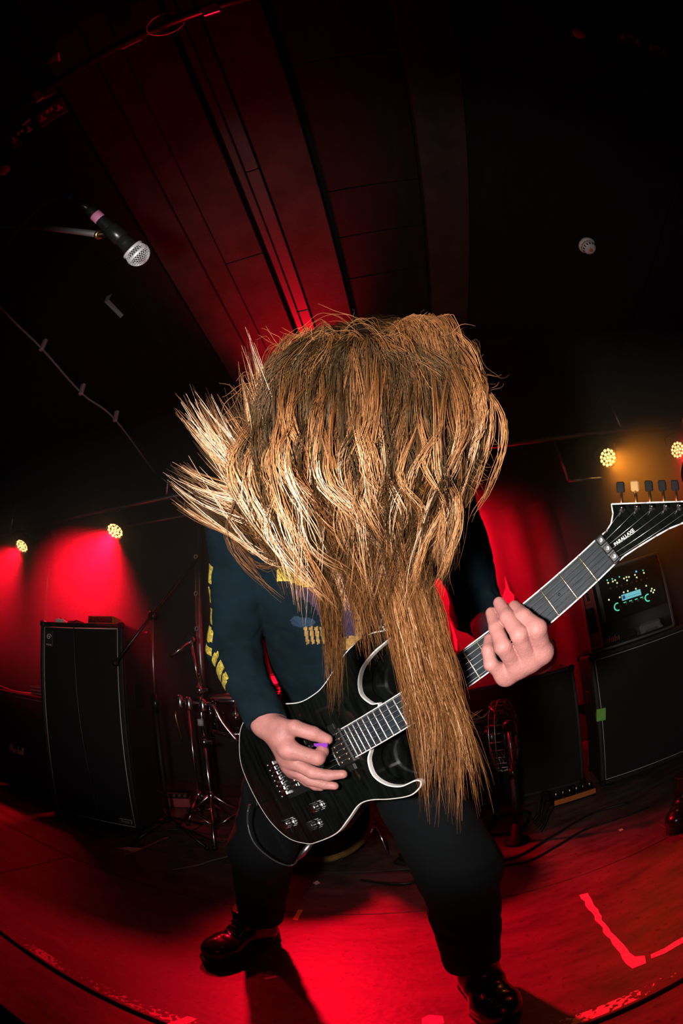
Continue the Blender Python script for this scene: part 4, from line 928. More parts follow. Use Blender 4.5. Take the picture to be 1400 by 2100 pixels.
tx_ = nrm((-.0253, .0023, -.0048)); tz_ = nrm((-.19, 0, 1)); tp = frame((-.0275, .0035, -.0041-.0041), tx_, np.cross(tz_, tx_), tz_)
text('PARALLAXE', .0066, 'lettering', 'white', gu, tp, .0002, bold=.00018)
# pickups
for x0, x1 in ((.4975, .535), (.578, .612)):
    MB().box((x0, -.0345, zt_-.002), (x1, .0345, -.0045), .0025).build('pickup', 'black_plastic', gu)
    for s in (-1, 1): MB().box(((x0+x1)/2-.008, s*.0405-.006, zt_-.002), ((x0+x1)/2+.008, s*.0405+.006, -.009), .001).build('pickup_ear', 'black_plastic', gu)
    for r_ in (.27, .73):
        for k in range(6): MB().lathe((x0+(x1-x0)*r_, -.025+.01*k, -.0046), (0, 0, 1), [(.0026, 0), (.0022, .0010), (1e-6, .0011)], 10).build('pole_screw', 'brass', gu)
text('Seymour Duncan', .0046, 'lettering', 'white', gu, frame((.532, .012, -.0042), (0, 1, 0), (-1, 0, 0), (0, 0, 1)), .0001)
# floating bridge
MB().box((.622, -.043, zt_), (.694, .046, zt_+.004), .001).build('bridge_plate', 'black_plastic', gu)
for k in range(6):
    y = -.0262+.01048*k
    MB().box((.642, y-.0046, zt_+.004), (.676, y+.0046, -.001), .0012).build('saddle', 'black_plastic', gu)
    MB().box((.646, y-.0018, -.001), (.656, y+.0018, .001), .0006).build('saddle_insert', 'chrome', gu)
    MB().cyl((.676, y, -.006), (.700, y, -.006), .0022, 8).build('lock_screw', 'steel', gu)
for k in range(7):
    y = -.0345+.0112*k; MB().box((.682, y-.0040, zt_+.003), (.697, y+.0040, .0005), .001).build('tail_block', 'chrome', gu)
for k in range(7): MB().lathe((.705, -.036+.012*k, zt_+.004), (0, 0, 1), [(.0024, 0), (.0022, .006), (1e-6, .0065)], 10).build('fine_tuner', 'steel', gu)
for s in (-1, 1): MB().lathe((.630, s*.037, zt_), (0, 0, 1), [(.0052, 0), (.0052, .007), (.002, .008), (1e-6, .006)], 14).build('bridge_post', 'black_plastic', gu)
# controls, jack, strap button
for x, y in ((.6364, .0809), (.7308, .0937), (.6652, .1138)):
    kb = MB().lathe((x, y, zt_), (0, 0, 1), [(.0095, 0), (.0095, .004), (.0088, .013), (.0075, .015), (1e-6, .0152)], 20).build('control_knob', 'chrome' if y < .1 else 'black_plastic', gu)
    for k in range(10): a = 2*math.pi*k/10; MB().box((-.0007, -.0007, 0), (.0007, .0007, .010)).build('knurl', 'steel', kb).location = (x+.0094*math.cos(a), y+.0094*math.sin(a), zt_+.003)
    MB().box((x-.018, y-.0035, zt_), (x-.012, y+.0035, zt_+.004), .001).build('switch_tip', 'steel', gu)
MB().lathe((.803, -.0, -.034), (1, 0, 0), [(.008, -.003), (.006, .004), (.006, .010), (.009, .012), (1e-6, .014)], 16).build('strap_button', 'chrome', gu)
MB().lathe((.345, -.128, -.034), (-.1, -1, 0), [(.008, -.004), (.006, .004), (.006, .010), (.009, .012), (1e-6, .014)], 16).build('strap_button', 'chrome', gu)
MB().lathe((.716, .148, -.034), (.35, .94, 0), [(.011, -.006), (.011, .002), (.007, .003)], 16).build('jack_plate', 'chrome', gu)
# guitar cable: plug in the lower edge, cord looping round to behind the leg
gm3 = lambda p: np.array(GM @ Vector(p))
gc = thing('guitar_cable', 'thin black guitar cable with a silver plug looping below the guitar', 'cable')
jd = nrm(gm3((.05, 1, 0))-gm3((0, 0, 0))); j0 = gm3((.7165, .150, -.034))
j0 = gm3((.7165, .148, -.034)); j1 = at(609, 1764, d=np.linalg.norm(j0-CAM)+.01)
MB().tube([j0, j0+(j1-j0)*.72, j0+(j1-j0)*.74, j1], [.0062, .0062, .0048, .0022], 12).build('plug', 'steel', gc)
dj = np.linalg.norm(j1-CAM)
# plectrum
c8 = lambda x, y: (450+x/3.1111, 1400+y/3.1111)
pk = [ong(*c8(*p), .033) for p in ((598, 388), (690, 385), (684, 412), (640, 418), (606, 405))]
tag(MB().add([tuple(p) for p in pk]+[tuple(p-GF*.001) for p in pk], [(0, 1, 2, 3, 4), (9, 8, 7, 6, 5)]+[(i, i+5, (i+1) % 5+5, (i+1) % 5) for i in range(5)]).build('plectrum', 'purple_pick'), 'small purple plectrum pinched between thumb and finger', 'plectrum')

# ================================================================== THE GUITARIST
c2 = lambda x, y: (880+x/4.6667, 1180+y/4.6667)
V3 = lambda *a: np.array(a, float)
J = dict(pelvis=V3(-.206, .997, .842), hipR=V3(-.295, .99, .82), hipL=V3(-.105, .985, .81), mid=V3(-.175, .915, 1.0), chest=at(690, 1150, d=.86), neck=at(720, 960, d=.72),
         shR=at(492, 1050, d=.80), elR=at(484, 1335, d=.875), shL=at(885, 965, d=.75), elL=at(980, 1250, d=.90),
         kneeR=V3(-.405, .92, .49), ankR=V3(-.545, 1.12, .11), kneeL=V3(.03, .76, .50), ankL=V3(.060, .86, .11))
wrR = ong(*c8(300, 262), .055); wrL = ong(*c2(1040, 760), -.085)
J['wrR'], J['wrL'] = wrR, wrL
person = thing('person', 'long-haired person in a dark sweater bent over a guitar, hair flung forward', 'person', (-.25, 1.0, 0))
# hands ------------------------------------------------------------
def P8(x, y, h): return ong(*c8(x, y), h)
def P2(x, y, h): return ong(*c2(x, y), h)
def finger(pts, rr): return [(pts[i], pts[i+1], rr[i], rr[i+1]) for i in range(len(pts)-1)]
fR = dict(
    thumb=finger([P8(385, 290, .056), P8(480, 288, .054), P8(598, 325, .038), P8(686, 362, .024)], [.0175, .0140, .0125, .0095]),
    index=finger([P8(440, 425, .064), P8(625, 482, .046), P8(655, 440, .030), P8(662, 402, .020)], [.0150, .0125, .0105, .0085]),
    middle=finger([P8(425, 480, .058), P8(590, 572, .046), P8(690, 592, .032), P8(785, 584, .022)], [.0145, .0112, .0100, .0080]),
    ring=finger([P8(445, 528, .050), P8(575, 622, .036), P8(665, 648, .026), P8(733, 659, .018)], [.0135, .0105, .0090, .0072]),
    pinky=finger([P8(470, 560, .040), P8(560, 632, .026), P8(610, 660, .019), P8(644, 670, .013)], [.0120, .0090, .0078, .0065]))
palmR = [(wrR+GF*.0, P8(400, 330, .060), .024, .020), (wrR, fR['index'][0][0], .023, .016), (wrR-GF*.012, fR['middle'][0][0], .022, .015), (wrR-GF*.018, fR['ring'][0][0], .021, .014), (wrR-GF*.022, fR['pinky'][0][0], .019, .0125),
         (wrR, fR['thumb'][0][0], .022, .0175), (fR['index'][0][0], fR['pinky'][0][0], .014, .012)]
armR = [(J['elR'], wrR, .038, .024)]
fL = dict(
    index=finger([P2(1075, 735, .006), P2(1030, 512, .034), P2(900, 395, .026), P2(815, 300, .011)], [.0140, .0128, .0108, .0085]),
    middle=finger([P2(965, 820, .008), P2(862, 566, .042), P2(748, 400, .028), P2(668, 262, .012)], [.0135, .0112, .0100, .0082]),
    ring=finger([P2(855, 880, .008), P2(705, 685, .040), P2(640, 505, .027), P2(592, 358, .012)], [.0130, .0108, .0095, .0078]),
    pinky=finger([P2(735, 955, .004), P2(590, 850, .026), P2(562, 715, .022), P2(572, 605, .011)], [.0120, .0092, .0085, .0070]),
    thumb=finger([P2(1000, 640, -.055), P2(960, 480, -.047), P2(860, 330, -.036)], [.0160, .0130, .0100]))
palmL = [(wrL, fL[k][0][0], .023, .0135) for k in ('index', 'middle', 'ring', 'pinky')]+[(fL['index'][0][0], fL['pinky'][0][0], .013, .0115), (wrL, fL['thumb'][0][0], .022, .016)]
armL = [(J['elL'], wrL, .038, .024)]
def hand_fn(fing, palm, arm):
    pal = palm+arm
    def fn(P):
        base = smin(caps(P, pal), .012); ds = [base]
        for f in fing.values():
            d = smin(caps(P, f), .0035)
            # knuckle creases and bulges
            ds.append(d)
        # fingers blend into the palm, but stay apart from each other
        r = None
        for d in ds[1:]:
            h = np.clip(.5+.5*(base-d)/.008, 0, 1); e = base+(d-base)*h-.008*h*(1-h)
            r = e if r is None else np.minimum(r, e)
        return r
    return fn
def hand_mesh(fing, palm, arm, h=.0015):
    C = [c for f in fing.values() for c in f]+palm
    lo, hi = bounds(C, .006); cutdir = nrm(arm[0][0]-arm[0][1]); w_ = arm[0][1]
    fn0 = hand_fn(fing, palm, arm)
    def fn(P): return np.maximum(fn0(P), (P-(w_+cutdir*.035))@cutdir)
    return nets(fn, lo-.03, hi+.03, h)
hR = hand_mesh(fR, palmR, armR); hL = hand_mesh(fL, palmL, armL)
# head -------------------------------------------------------------
HC = at(752, 862, d=.57); hk = nrm([.12, -.93, .32]); hg = nrm(np.array([0.02, -.32, -.95])-hk*np.dot([0.02, -.32, -.95], hk)); hx = np.cross(hk, hg)
def HP(x, g, k): return HC+hx*x+hg*g+hk*k
def make_head(HP, neck):
    headC = [(HP(0, -.015, .025), HP(0, .02, .03), .088, .080), (HP(0, .03, -.02), HP(0, .05, -.085), .062, .040), (HP(-.03, .05, -.06), HP(.03, .05, -.06), .034, .034), (HP(0, -.02, -.02), neck, .058, .060)]
    nose = [(HP(0, .092, .0), HP(0, .112, -.032), .009, .013), (HP(-.012, .098, -.034), HP(.012, .098, -.034), .010, .010)]
    lips = [(HP(-.020, .088, -.062), HP(.020, .088, -.062), .008, .008), (HP(-.018, .086, -.072), HP(.018, .086, -.072), .009, .009), (HP(0, .075, -.10), HP(0, .075, -.10), .02, .02)]
    brow = [(HP(-.045, .080, .022), HP(.045, .080, .022), .012, .012)]
    ears = [c for s in (-1, 1) for c in ((HP(s*.083, -.012, .015), HP(s*.088, -.008, -.025), .014, .009), (HP(s*.080, .0, .02), HP(s*.086, -.02, .022), .010, .010))]
    def head_fn(P):
        d = smin(caps(P, headC), .03); d = smin([d]+caps(P, brow), .012); d = smin([d]+caps(P, nose), .008); d = smin([d]+caps(P, lips), .006)
        for s in (-1, 1):
            e = np.linalg.norm(P-HP(s*.033, .094, .002).astype(np.float32), axis=1)-.014; d = -smin([-d, e], .008)
            b = np.linalg.norm(P-HP(s*.033, .078, .002).astype(np.float32), axis=1)-.0125; d = np.minimum(d, b)
        return smin([d]+caps(P, ears), .006)
    lo, hi = bounds(headC+nose, .03)
    return nets(head_fn, lo, hi, .004)
hdm = make_head(HP, J['neck'])
torsoC = [(J['pelvis'], J['mid'], .115, .112), (J['mid'], J['chest'], .112, .115), (J['chest'], J['neck'], .10, .06), (J['hipR'], J['hipL'], .10, .10),
          (J['shR'], J['shL'], .058, .058), (J['shR'], J['elR'], .047, .038), (J['elR'], wrR, .038, .024), (J['shL'], J['elL'], .047, .038), (J['elL'], wrL, .038, .024),
          (J['hipR'], J['kneeR'], .078, .055), (J['kneeR'], J['ankR'], .052, .036), (J['hipL'], J['kneeL'], .078, .055), (J['kneeL'], J['ankL'], .052, .036)]
GMi = np.array(GM.inverted())
def guitar_box(P):                                     # room taken by the guitar's body: cloth flattens behind it
    q = P@GMi[:3, :3].T.astype(np.float32)+GMi[:3, 3].astype(np.float32)
    e = np.abs(q-np.array([.636, .0, -.02], np.float32))-np.array([.216, .178, .0415], np.float32)
    return np.linalg.norm(np.maximum(e, 0), axis=1)+np.minimum(e.max(1), 0)
lo, hi = bounds(torsoC, .02); tom = nets(lambda P: np.maximum(smin(caps(P, torsoC), .03)+.004, .012-guitar_box(P)), lo, hi, .010)
np_mesh('body', [hR, hL, hdm, tom], 'skin', person, True)
def nail(f, w_, up, l=.010):
    a, b = f[-1][0], f[-1][1]; d = nrm(b-a); u_ = nrm(up-d*np.dot(up, d)); s_ = np.cross(d, u_); r_ = f[-1][3]
    m = MB(); c = b-d*.002+u_*(r_-.0006); V = []
    for i in range(7):
        for j in range(7):
            a1, a2 = -1+2*i/6, -1+2*j/6; k = math.sqrt(max(0, 1-.5*abs(a1)**3)); V.append(c+d*a1*l*.62+s_*a2*w_*k-u_*(.0030*a2*a2*1.1+.0022*max(0, a1)**2))
    m.add(V, [(i*7+j, i*7+j+1, (i+1)*7+j+1, (i+1)*7+j) for i in range(6) for j in range(6)], True)
    o = m.build('fingernail', 'nail', person, True); o.modifiers.new('t', 'SOLIDIFY').thickness = .0006
cd_ = lambda f: nrm(CAM-f[-1][1])
nail(fR['thumb'], .0068, nrm(cd_(fR['thumb'])+np.array([-.2, 0, .9])), .0115); nail(fR['middle'], .0055, nrm(cd_(fR['middle'])+np.array([0, 0, .4])), .010); nail(fR['ring'], .0050, nrm(cd_(fR['ring'])+np.array([0, 0, .3])), .009); nail(fR['pinky'], .004, cd_(fR['pinky']), .007)
for k in ('ring', 'middle', 'index', 'pinky'): nail(fL[k], .0052 if k != 'pinky' else .0042, nrm(cd_(fL[k])+GW*.3), .0095)
# clothes ------------------------------------------------------------
def folds(P, amp, seed, freq=38):
    r_ = np.random.default_rng(seed); d = 0
    for k in range(7):
        v = r_.normal(size=3); v[2] *= 1.7; v = v/np.linalg.norm(v)*freq*r_.uniform(.6, 1.6); w2 = r_.normal(size=3)*freq*.35
        d = d+np.sin(P@v.astype(np.float32)+1.6*np.sin(P@w2.astype(np.float32)+k)+k*1.9)
    return amp*(np.minimum(np.abs(d), 2.2)/2.2-.5)
spx = nrm(J['mid']-J['pelvis'])
swC = [(J['pelvis'], J['mid'], .132, .125), (J['mid'], J['chest'], .125, .128), (J['chest'], J['neck'], .115, .075), (J['mid']+V3(-.045, -.01, 0), J['shR']+V3(.03, .03, -.03), .092, .068), (J['mid']+V3(.055, -.01, 0), J['shL']+V3(-.02, .03, -.03), .10, .075), (J['shR'], J['shL'], .068, .068)]
def arm_c(s): 
    e, w_ = J['el'+s], J['wr'+s]; d = nrm(w_-e)
    return [(J['sh'+s], e, .060, .050), (e, w_+d*.004, .050, .0335)]
fd = {s: nrm(J['wr'+s]-J['el'+s]) for s in 'RL'}
hem = J['pelvis']+spx*.005
def sweater_fn(P):
    t = smin(caps(P, swC), .05)
    t = np.maximum(t, -((P-hem)@spx))
    # ribbed hem and cuffs pull in slightly
    q = (P-hem)@spx; t = t+.006*np.exp(-((q-.03)/.012)**2)
    r = t
    for s in 'RL':
        a = smin(caps(P, arm_c(s)), .025); w_ = J['wr'+s]-fd[s]*.004; q = (P-w_)@fd[s]
        a = np.maximum(a, q); a = a+.0025*np.exp(-((q+.058)/.006)**2)
        h = np.clip(.5+.5*(a-r)/.005, 0, 1); r = a+(r-a)*h-.005*h*(1-h)
    return r-folds(P, .0085, 5, 26)-folds(P, .0025, 8, 70)
lo, hi = bounds(swC+arm_c('R')+arm_c('L'), .02)
sw = np_mesh('sweater', [nets(sweater_fn, lo, hi, .005)], 'sweater', person, True)
trC = [(J['hipR'], J['hipL'], .118, .118), (J['pelvis'], J['pelvis']+spx*.05, .122, .12)]
lg = {s: [(J['hip'+s], J['knee'+s], .100, .076), (J['knee'+s], J['ank'+s]+V3(0, 0, .0), .076, .066)] for s in 'RL'}
def trouser_fn(P):
    r = smin(caps(P, trC), .04)
    for s in 'RL': r = smin([r, smin(caps(P, lg[s]), .03)], .03)
    cut = np.maximum(-(P[:, 2]-.115), (P-(hem+spx*.03))@spx)
    return np.maximum(np.maximum(r-folds(P, .004, 9, 30), cut), -guitar_box(P))
lo, hi = bounds(trC+lg['R']+lg['L'], .02)
np_mesh('trousers', [nets(trouser_fn, lo, hi, .007)], 'trousers', person, True)
# prints on the sweater: thin patches laid on the cloth
def march(px):
    D = np.array([ray(x, y) for x, y in px]); t = np.full(len(px), .45); hit = np.zeros(len(px), bool)
    for _ in range(70):
        d = sweater_fn((CAM+D*t[:, None]).astype(np.float32)); hit |= d < .0004
        t = np.where(hit, t, t+np.maximum(d*.7, .0005))
    return CAM+D*(t-.0012)[:, None], hit & (t < 1.3)
def patch(poly, m, step=7):
    xs = np.arange(min(p[0] for p in poly), max(p[0] for p in poly)+.1, step); ys = np.arange(min(p[1] for p in poly), max(p[1] for p in poly)+.1, step)
    def inside(x, y):
        c = False
        for (x1, y1), (x2, y2) in zip(poly, poly[1:]+poly[:1]):
            if (y1 > y) != (y2 > y) and x < (x2-x1)*(y-y1)/(y2-y1)+x1: c = not c
        return c
    V = []; idx = {}; F = []
    ij = [(i, j) for i in range(len(xs)) for j in range(len(ys))]; jt = step*.22
    HP_, ok = march([(xs[i]+random.uniform(-jt, jt), ys[j]+random.uniform(-jt, jt)) for i, j in ij])
    for k, q in enumerate(ij):
        if ok[k]: idx[q] = len(V); V.append(HP_[k])
    for i in range(len(xs)-1):
        for j in range(len(ys)-1):
            k = [(i, j), (i, j+1), (i+1, j+1), (i+1, j)]
            if all(q in idx for q in k) and inside(xs[i]+step/2, ys[j]+step/2) and np.ptp([np.linalg.norm(V[idx[q]]-CAM) for q in k]) < .03: F.append(tuple(idx[q] for q in k))
    if F: MB().add(V, F, True).build('print', m, person, True)
patch([(568, 1168), (578, 1160), (600, 1163), (622, 1175), (640, 1192), (660, 1200), (640, 1206), (612, 1200), (590, 1192), (570, 1190)], 'yellow', 4)
patch([(600, 1208), (650, 1205), (720, 1215), (735, 1260), (700, 1275), (660, 1270), (640, 1240), (610, 1222)], 'purple', 5)
patch([(594, 1272), (602, 1264), (640, 1268), (648, 1276), (640, 1284), (616, 1288), (600, 1282)], 'blue', 2.5)
for k in range(4): patch([(622+11*k, 1286), (630+11*k, 1284), (634+11*k, 1320), (628+11*k, 1322)], 'ochre', 2)
patch([(655, 1255), (725, 1262), (760, 1285), (740, 1305), (690, 1310), (660, 1290)], 'purple', 5)
patch([(690, 1308), (740, 1300), (745, 1330), (700, 1335)], 'ochre', 3)
patch([(728, 1262), (745, 1260), (750, 1300), (730, 1305)], 'ochre', 3)
# lettering down the outer sleeve: worn blocks set round the arm
letters_axis = arm_c('R')
def sleeve_block(s0, s1, a0, a1, notch):
    a, b = (J['shR'], J['elR']) if s1 <= 1.001 else (J['elR'], J['wrR'])
    o = 0 if s1 <= 1.001 else 1
    d = nrm(b-a); out = nrm(np.array([-1, -.25, .1])-d*np.dot([-1, -.25, .1], d)); sd = np.cross(d, out)
    V = []; F = []; ns, na = 9, 9
    for i in range(ns):
        for j in range(na):
            t = (s0-o)+(s1-s0)*i/(ns-1); ang = a0+(a1-a0)*j/(na-1)
            V.append((a+(b-a)*t, out*math.cos(ang)+sd*math.sin(ang)))
    c_ = np.array([q[0] for q in V]); v = np.array([q[1] for q in V]); r_ = np.full(len(V), .11)
    for _ in range(30): r_ = r_-.7*sweater_fn((c_+v*r_[:, None]).astype(np.float32))
    V = list(c_+v*(r_+.0013)[:, None])
    for i in range(ns-1):
        for j in range(na-1):
            if notch and ((i in (3, 4) and j > 5) or (i in (0, 7) and j < 1)): continue
            F.append((i*na+j, i*na+j+1, (i+1)*na+j+1, (i+1)*na+j))
    MB().add(V, F, True).build('sleeve_letter', 'yellow', person, True)
for k in range(8):
    s0 = .36+.145*k; s1 = s0+.115
    if s0 < 1 < s1: s0, s1 = (s0, 1.0)
    sleeve_block(s0, s1, -.75, .45, k % 2)
# boots --------------------------------------------------------------
def boot(heel, toe, lab=None, parent=None, collar=.17, m='leather', lean=None):
    heel = np.array([*heel, 0.]); toe = np.array([*toe, 0.]); d = nrm(toe-heel); s = np.cross([0, 0, 1], d); L = np.linalg.norm(toe-heel)
    Q = lambda x, y, z: heel+d*x*L/.29+s*y+np.array([0, 0, z])
    lean = np.zeros(3) if lean is None else lean
    C = [(Q(.045, 0, .062), Q(.13, .0, .072), .042, .042), (Q(.13, .0, .070), Q(.205, -.004, .052), .042, .044), (Q(.205, -.012, .050), Q(.240, -.010, .050), .042, .040), (Q(.205, .012, .050), Q(.238, .008, .048), .042, .038), (Q(.055, 0, .06), Q(.060, 0, collar)+lean, .043, .050), (Q(.10, 0, .09), Q(.075, 0, collar-.02)+lean, .042, .044)]
    lo, hi = bounds(C, .015)
    cut = Q(.06, 0, collar)+lean
    fn = lambda P: np.maximum(np.maximum(smin(caps(P, C), .03)-.0008*np.sin(P@(d*160).astype(np.float32))*np.clip((P[:, 2]-.06)*30, 0, 1), P[:, 2]-cut[2]), -(P[:, 2]-.022))
    nm = 'boot'
    o = np_mesh(nm, [nets(fn, lo, hi, .004)], m, parent, parent is not None)
    sole = []
    for k in range(36):
        a = 2*math.pi*k/36; x = math.cos(a); y = math.sin(a)
        xx = .145+.152*np.sign(x)*abs(x)**.75; wd = .052 if xx > .15 else .045; wd -= .012*math.exp(-((xx-.11)/.04)**2)
        q = Q(xx, wd*np.sign(y)*abs(y)**.8, 0); sole.append((q[0], q[1]))
    so = MB().prism(sole, .0, .030).build('sole', 'rubber', o); so.matrix_parent_inverse = Matrix.Identity(4)
    if parent is not None: so.parent = o
    W_ = MB().tube([(x, y, .033) for x, y in sole], .0022, 5, closed=True).build('welt', 'rubber', o)
    for k in range(5):
        z = .108+.014*k-.0; x = .175-.018*k
        lc_ = MB().tube(smooth_path([Q(x, -.030, z-.020+.004*k), Q(x+.006, 0, z+.008), Q(x, .030, z-.020+.004*k)], 4), .0026, 6).build('lace', 'black', o)
    return o
bR = boot((-.530, 1.175), (-.650, .905), parent=person, lean=V3(-.01, -.01, 0)); bL = boot((.050, .915), (.125, .640), parent=person, lean=V3(-.005, -.01, 0))

# strap --------------------------------------------------------------
stp = [gm3((.812, 0, -.034)), gm3((.822, -.018, -.053)), gm3((.80, -.06, -.0593)), gm3((.745, -.115, -.0593)), gm3((.69, -.165, -.0605)), gm3((.655, -.215, -.075)), V3(-.330, .895, .975), V3(-.330, .900, 1.04), V3(-.305, .935, 1.11), V3(-.27, .92, 1.18), V3(-.19, .93, 1.225), V3(-.10, .91, 1.25), J['shL']+V3(-.025, .06, .075), J['shL']+V3(-.02, -.05, .065), J['shL']+V3(-.035, -.085, -.04), at(850, 1200, d=.69), gm3((.335, -.165, -.070)), gm3((.345, -.141, -.034))]
sp_ = np.array(smooth_path(stp, 8)); NS = len(sp_)
cloth = lambda P: np.minimum(sweater_fn(P.astype(np.float32)), trouser_fn(P.astype(np.float32)))
def cloth_grad(P):
    e = .003; return np.stack([(cloth(P+e*np.eye(3)[k])-cloth(P-e*np.eye(3)[k]))/(2*e) for k in range(3)], 1)
for _ in range(40):                                    # lay the strap on the clothes instead of through them
    d = cloth(sp_); g = cloth_grad(sp_); g /= np.linalg.norm(g, axis=1, keepdims=True)+1e-9
    w_ = np.ones(NS); w_[:34] = 0; w_[-8:] = 0
    sp_ = sp_+g*(np.clip(.009-d, 0, .012)*w_)[:, None]
    sm_ = sp_.copy(); sm_[1:-1] = .5*sp_[1:-1]+.25*(sp_[:-2]+sp_[2:]); sp_ = np.where(w_[:, None] > 0, sm_, sp_)
d = cloth(sp_); g = cloth_grad(sp_); g /= np.linalg.norm(g, axis=1, keepdims=True)+1e-9
sp_ = sp_+g*(np.clip(.009-d, 0, .03)*w_)[:, None]
V = []; F = []; po = None
for i, p in enumerate(sp_):
    t = nrm(sp_[min(i+1, NS-1)]-sp_[max(i-1, 0)]); o = nrm(g[i]-t*np.dot(g[i], t))
    if i < 9: o = nrm(GU-t*np.dot(GU, t))             # flat against the tail button
    elif i < 36: o = nrm(-GF+t*np.dot(GF, t))          # flat behind the guitar's back
    if i > NS-10: o = nrm(GW-t*np.dot(GW, t))         # flat against the horn button
    if po is not None:
        o = nrm(.6*po+.4*o); o = nrm(o-t*np.dot(o, t))
    po = o; s = np.cross(t, o); wd = .022*min(1, .25+i/10, .25+(NS-1-i)/10)
    V += [p+s*wd+o*.0015, p-s*wd+o*.0015, p-s*wd-o*.0015, p+s*wd-o*.0015]
for i in range(NS-1):
    for k in range(4): F.append((4*i+k, 4*i+(k+1) % 4, 4*(i+1)+(k+1) % 4, 4*(i+1)+k))
# the guitar cord hangs in front of the leg and is tucked behind the strap
cp = [j1]
for x, y in ((602, 1773), (585, 1774), (555, 1760), (522, 1730), (508, 1690), (511, 1652)):
    v = ray(x, y); t = .6
    while t < dj+.01 and float(trouser_fn((CAM+v*t)[None].astype(np.float32))[0]) > .006: t += .003
    cp.append(CAM+v*t)
cp += [gm3((.834, .034, -.030)), gm3((.832, .016, -.040)), gm3((.824, .002, -.055)), gm3((.812, -.008, -.0598))]
cp = np.array(smooth_path(cp, 8))
for _ in range(12):
    d = cloth(cp); g2 = cloth_grad(cp); g2 /= np.linalg.norm(g2, axis=1, keepdims=True)+1e-9; cp[12:] += (g2*np.clip(.004-d, 0, .01)[:, None])[12:]
MB().tube(list(cp), .0022, 7).build('cord', mat('cable_gloss', (.03, .03, .03), .15), gc)
stt = thing('guitar_strap', 'black guitar strap with pale stitched edge passing under the guitarist’s arm', 'strap')
MB().add(V, F).build('webbing', 'black', stt)
MB().tube([V[4*i]+0*V[0] for i in range(len(sp_))], .0014, 5).build('stitching', 'piping', stt); MB().tube([V[4*i+1] for i in range(len(sp_))], .0014, 5).build('stitching', 'piping', stt)


# ------------------------------------------------------------------ hair
def hair_mat():
    m = bpy.data.materials.new('hair_strands'); m.use_nodes = True; nt = m.node_tree; b = nt.nodes['Principled BSDF']
    a = nt.nodes.new('ShaderNodeAttribute'); a.attribute_name = 'tint'
    nt.links.new(a.outputs['Color'], b.inputs['Base Color'])
    b.inputs['Roughness'].default_value = .42; b.inputs['Specular IOR Level'].default_value = .3; b.inputs['Specular Tint'].default_value = (1.0, .72, .45, 1)
    return m
HM = hair_mat()
ST = []     # (points Kx3, radius, tint per point)
def resample(P, K):
    P = np.array(P); s = np.r_[0, np.cumsum(np.linalg.norm(np.diff(P, axis=0), axis=1))]; t = np.linspace(0, s[-1], K)
    return np.stack([np.interp(t, s, P[:, k]) for k in range(3)], 1)
K = 14
def clump(ctrl, n, r0, r1, r2, tint=(.3, .3, .3), rad=.00034, wave=.004, dvar=.012, lenvar=.25, world=False):
    """n strands round one guide given as pixel+distance controls; spread r0 root, r1 middle, r2 tip; tint root, middle, tip"""
    G = resample(smooth_path(ctrl if world else [at(x, y, d=d) for x, y, d in ctrl], 8), 40)
    view = nrm(G[20]-CAM); T = nrm(G[-1]-G[0]); side = nrm(np.cross(T, view)); dep = view
    for i in range(n):
        a, b = rng.normal(), rng.normal()*.8; ph = rng.uniform(0, 6.28); fq = rng.uniform(.8, 2.2); e = rng.uniform(1-lenvar, 1.0); st = rng.uniform(0, .06)
        t = np.linspace(st, e, K); idx = t*39; i0 = np.clip(idx.astype(int), 0, 38); fr = (idx-i0)[:, None]
        C = G[i0]*(1-fr)+G[i0+1]*fr
        sp = np.where(t < .5, r0+(r1-r0)*t*2, r1+(r2-r1)*(t-.5)*2)[:, None]
        off = side*(a*sp+wave*np.sin(fq*t*6.28+ph)[:, None]*t[:, None])+dep*(b*sp+dvar*.25*rng.normal()*t[:, None])
        ti = np.interp(t, [0, .5, 1], tint)+rng.normal()*.07
        ST.append((C+off, rad*rng.uniform(.55, 1.35), np.clip(ti, 0, 1)))
U = rng.uniform
def lerp(a, b, t): return a+(b-a)*t
def shade(p=(.50, .29, .21)):
    """a lock is dark, copper or pale: flash highlights and self-shadow put into the tint, darker at the root"""
    q = U()
    if q < p[0]: v = U(.0, .14); return (v*.6, v, v*1.2), U(-.008, .010)
    if q < p[0]+p[1]: v = U(.28, .46); return (.12, v, v), .0
    v = U(.66, .98); return (.22, v, v*.72), -.008
# dome: from the parting over the crown, swept to both sides and down
for i in range(130):
    s = U(-1, 1); x0 = 735+s*60+U(-30, 30); y0 = 684+U(-8, 30)
    x2 = 735+s*215+U(-15, 15); y2 = 770+50*s*s+U(-50, 60); v = U(.0, .10) if U() < .82 else U(.25, .48)
    clump([(x0, y0, .50), (lerp(x0, x2, .45), lerp(y0, y2, .16)+U(-6, 22), .466), (lerp(x0, x2, .8), lerp(y0, y2, .66), .456), (x2, y2, .458), (x2+s*10+U(-20, 20), y2+U(60, 150), .468)], 16, .002, .004, .007, (v, v, v*1.3), .00030)
for i in range(120):
    u_ = U(-1, 1); x0 = 735+u_*150; y0 = 700+40*u_*u_+U(-15, 20); v = U(.0, .10) if U() < .84 else U(.25, .45)
    clump([(x0, y0, .475), (x0+u_*24, 770+U(-20, 20), .455), (x0+u_*32+U(-20, 20), 870, .455), (x0+u_*24+U(-30, 30), 990+U(-40, 60), .468)], 16, .003, .005, .006, (v, v, v*1.2), .00030)
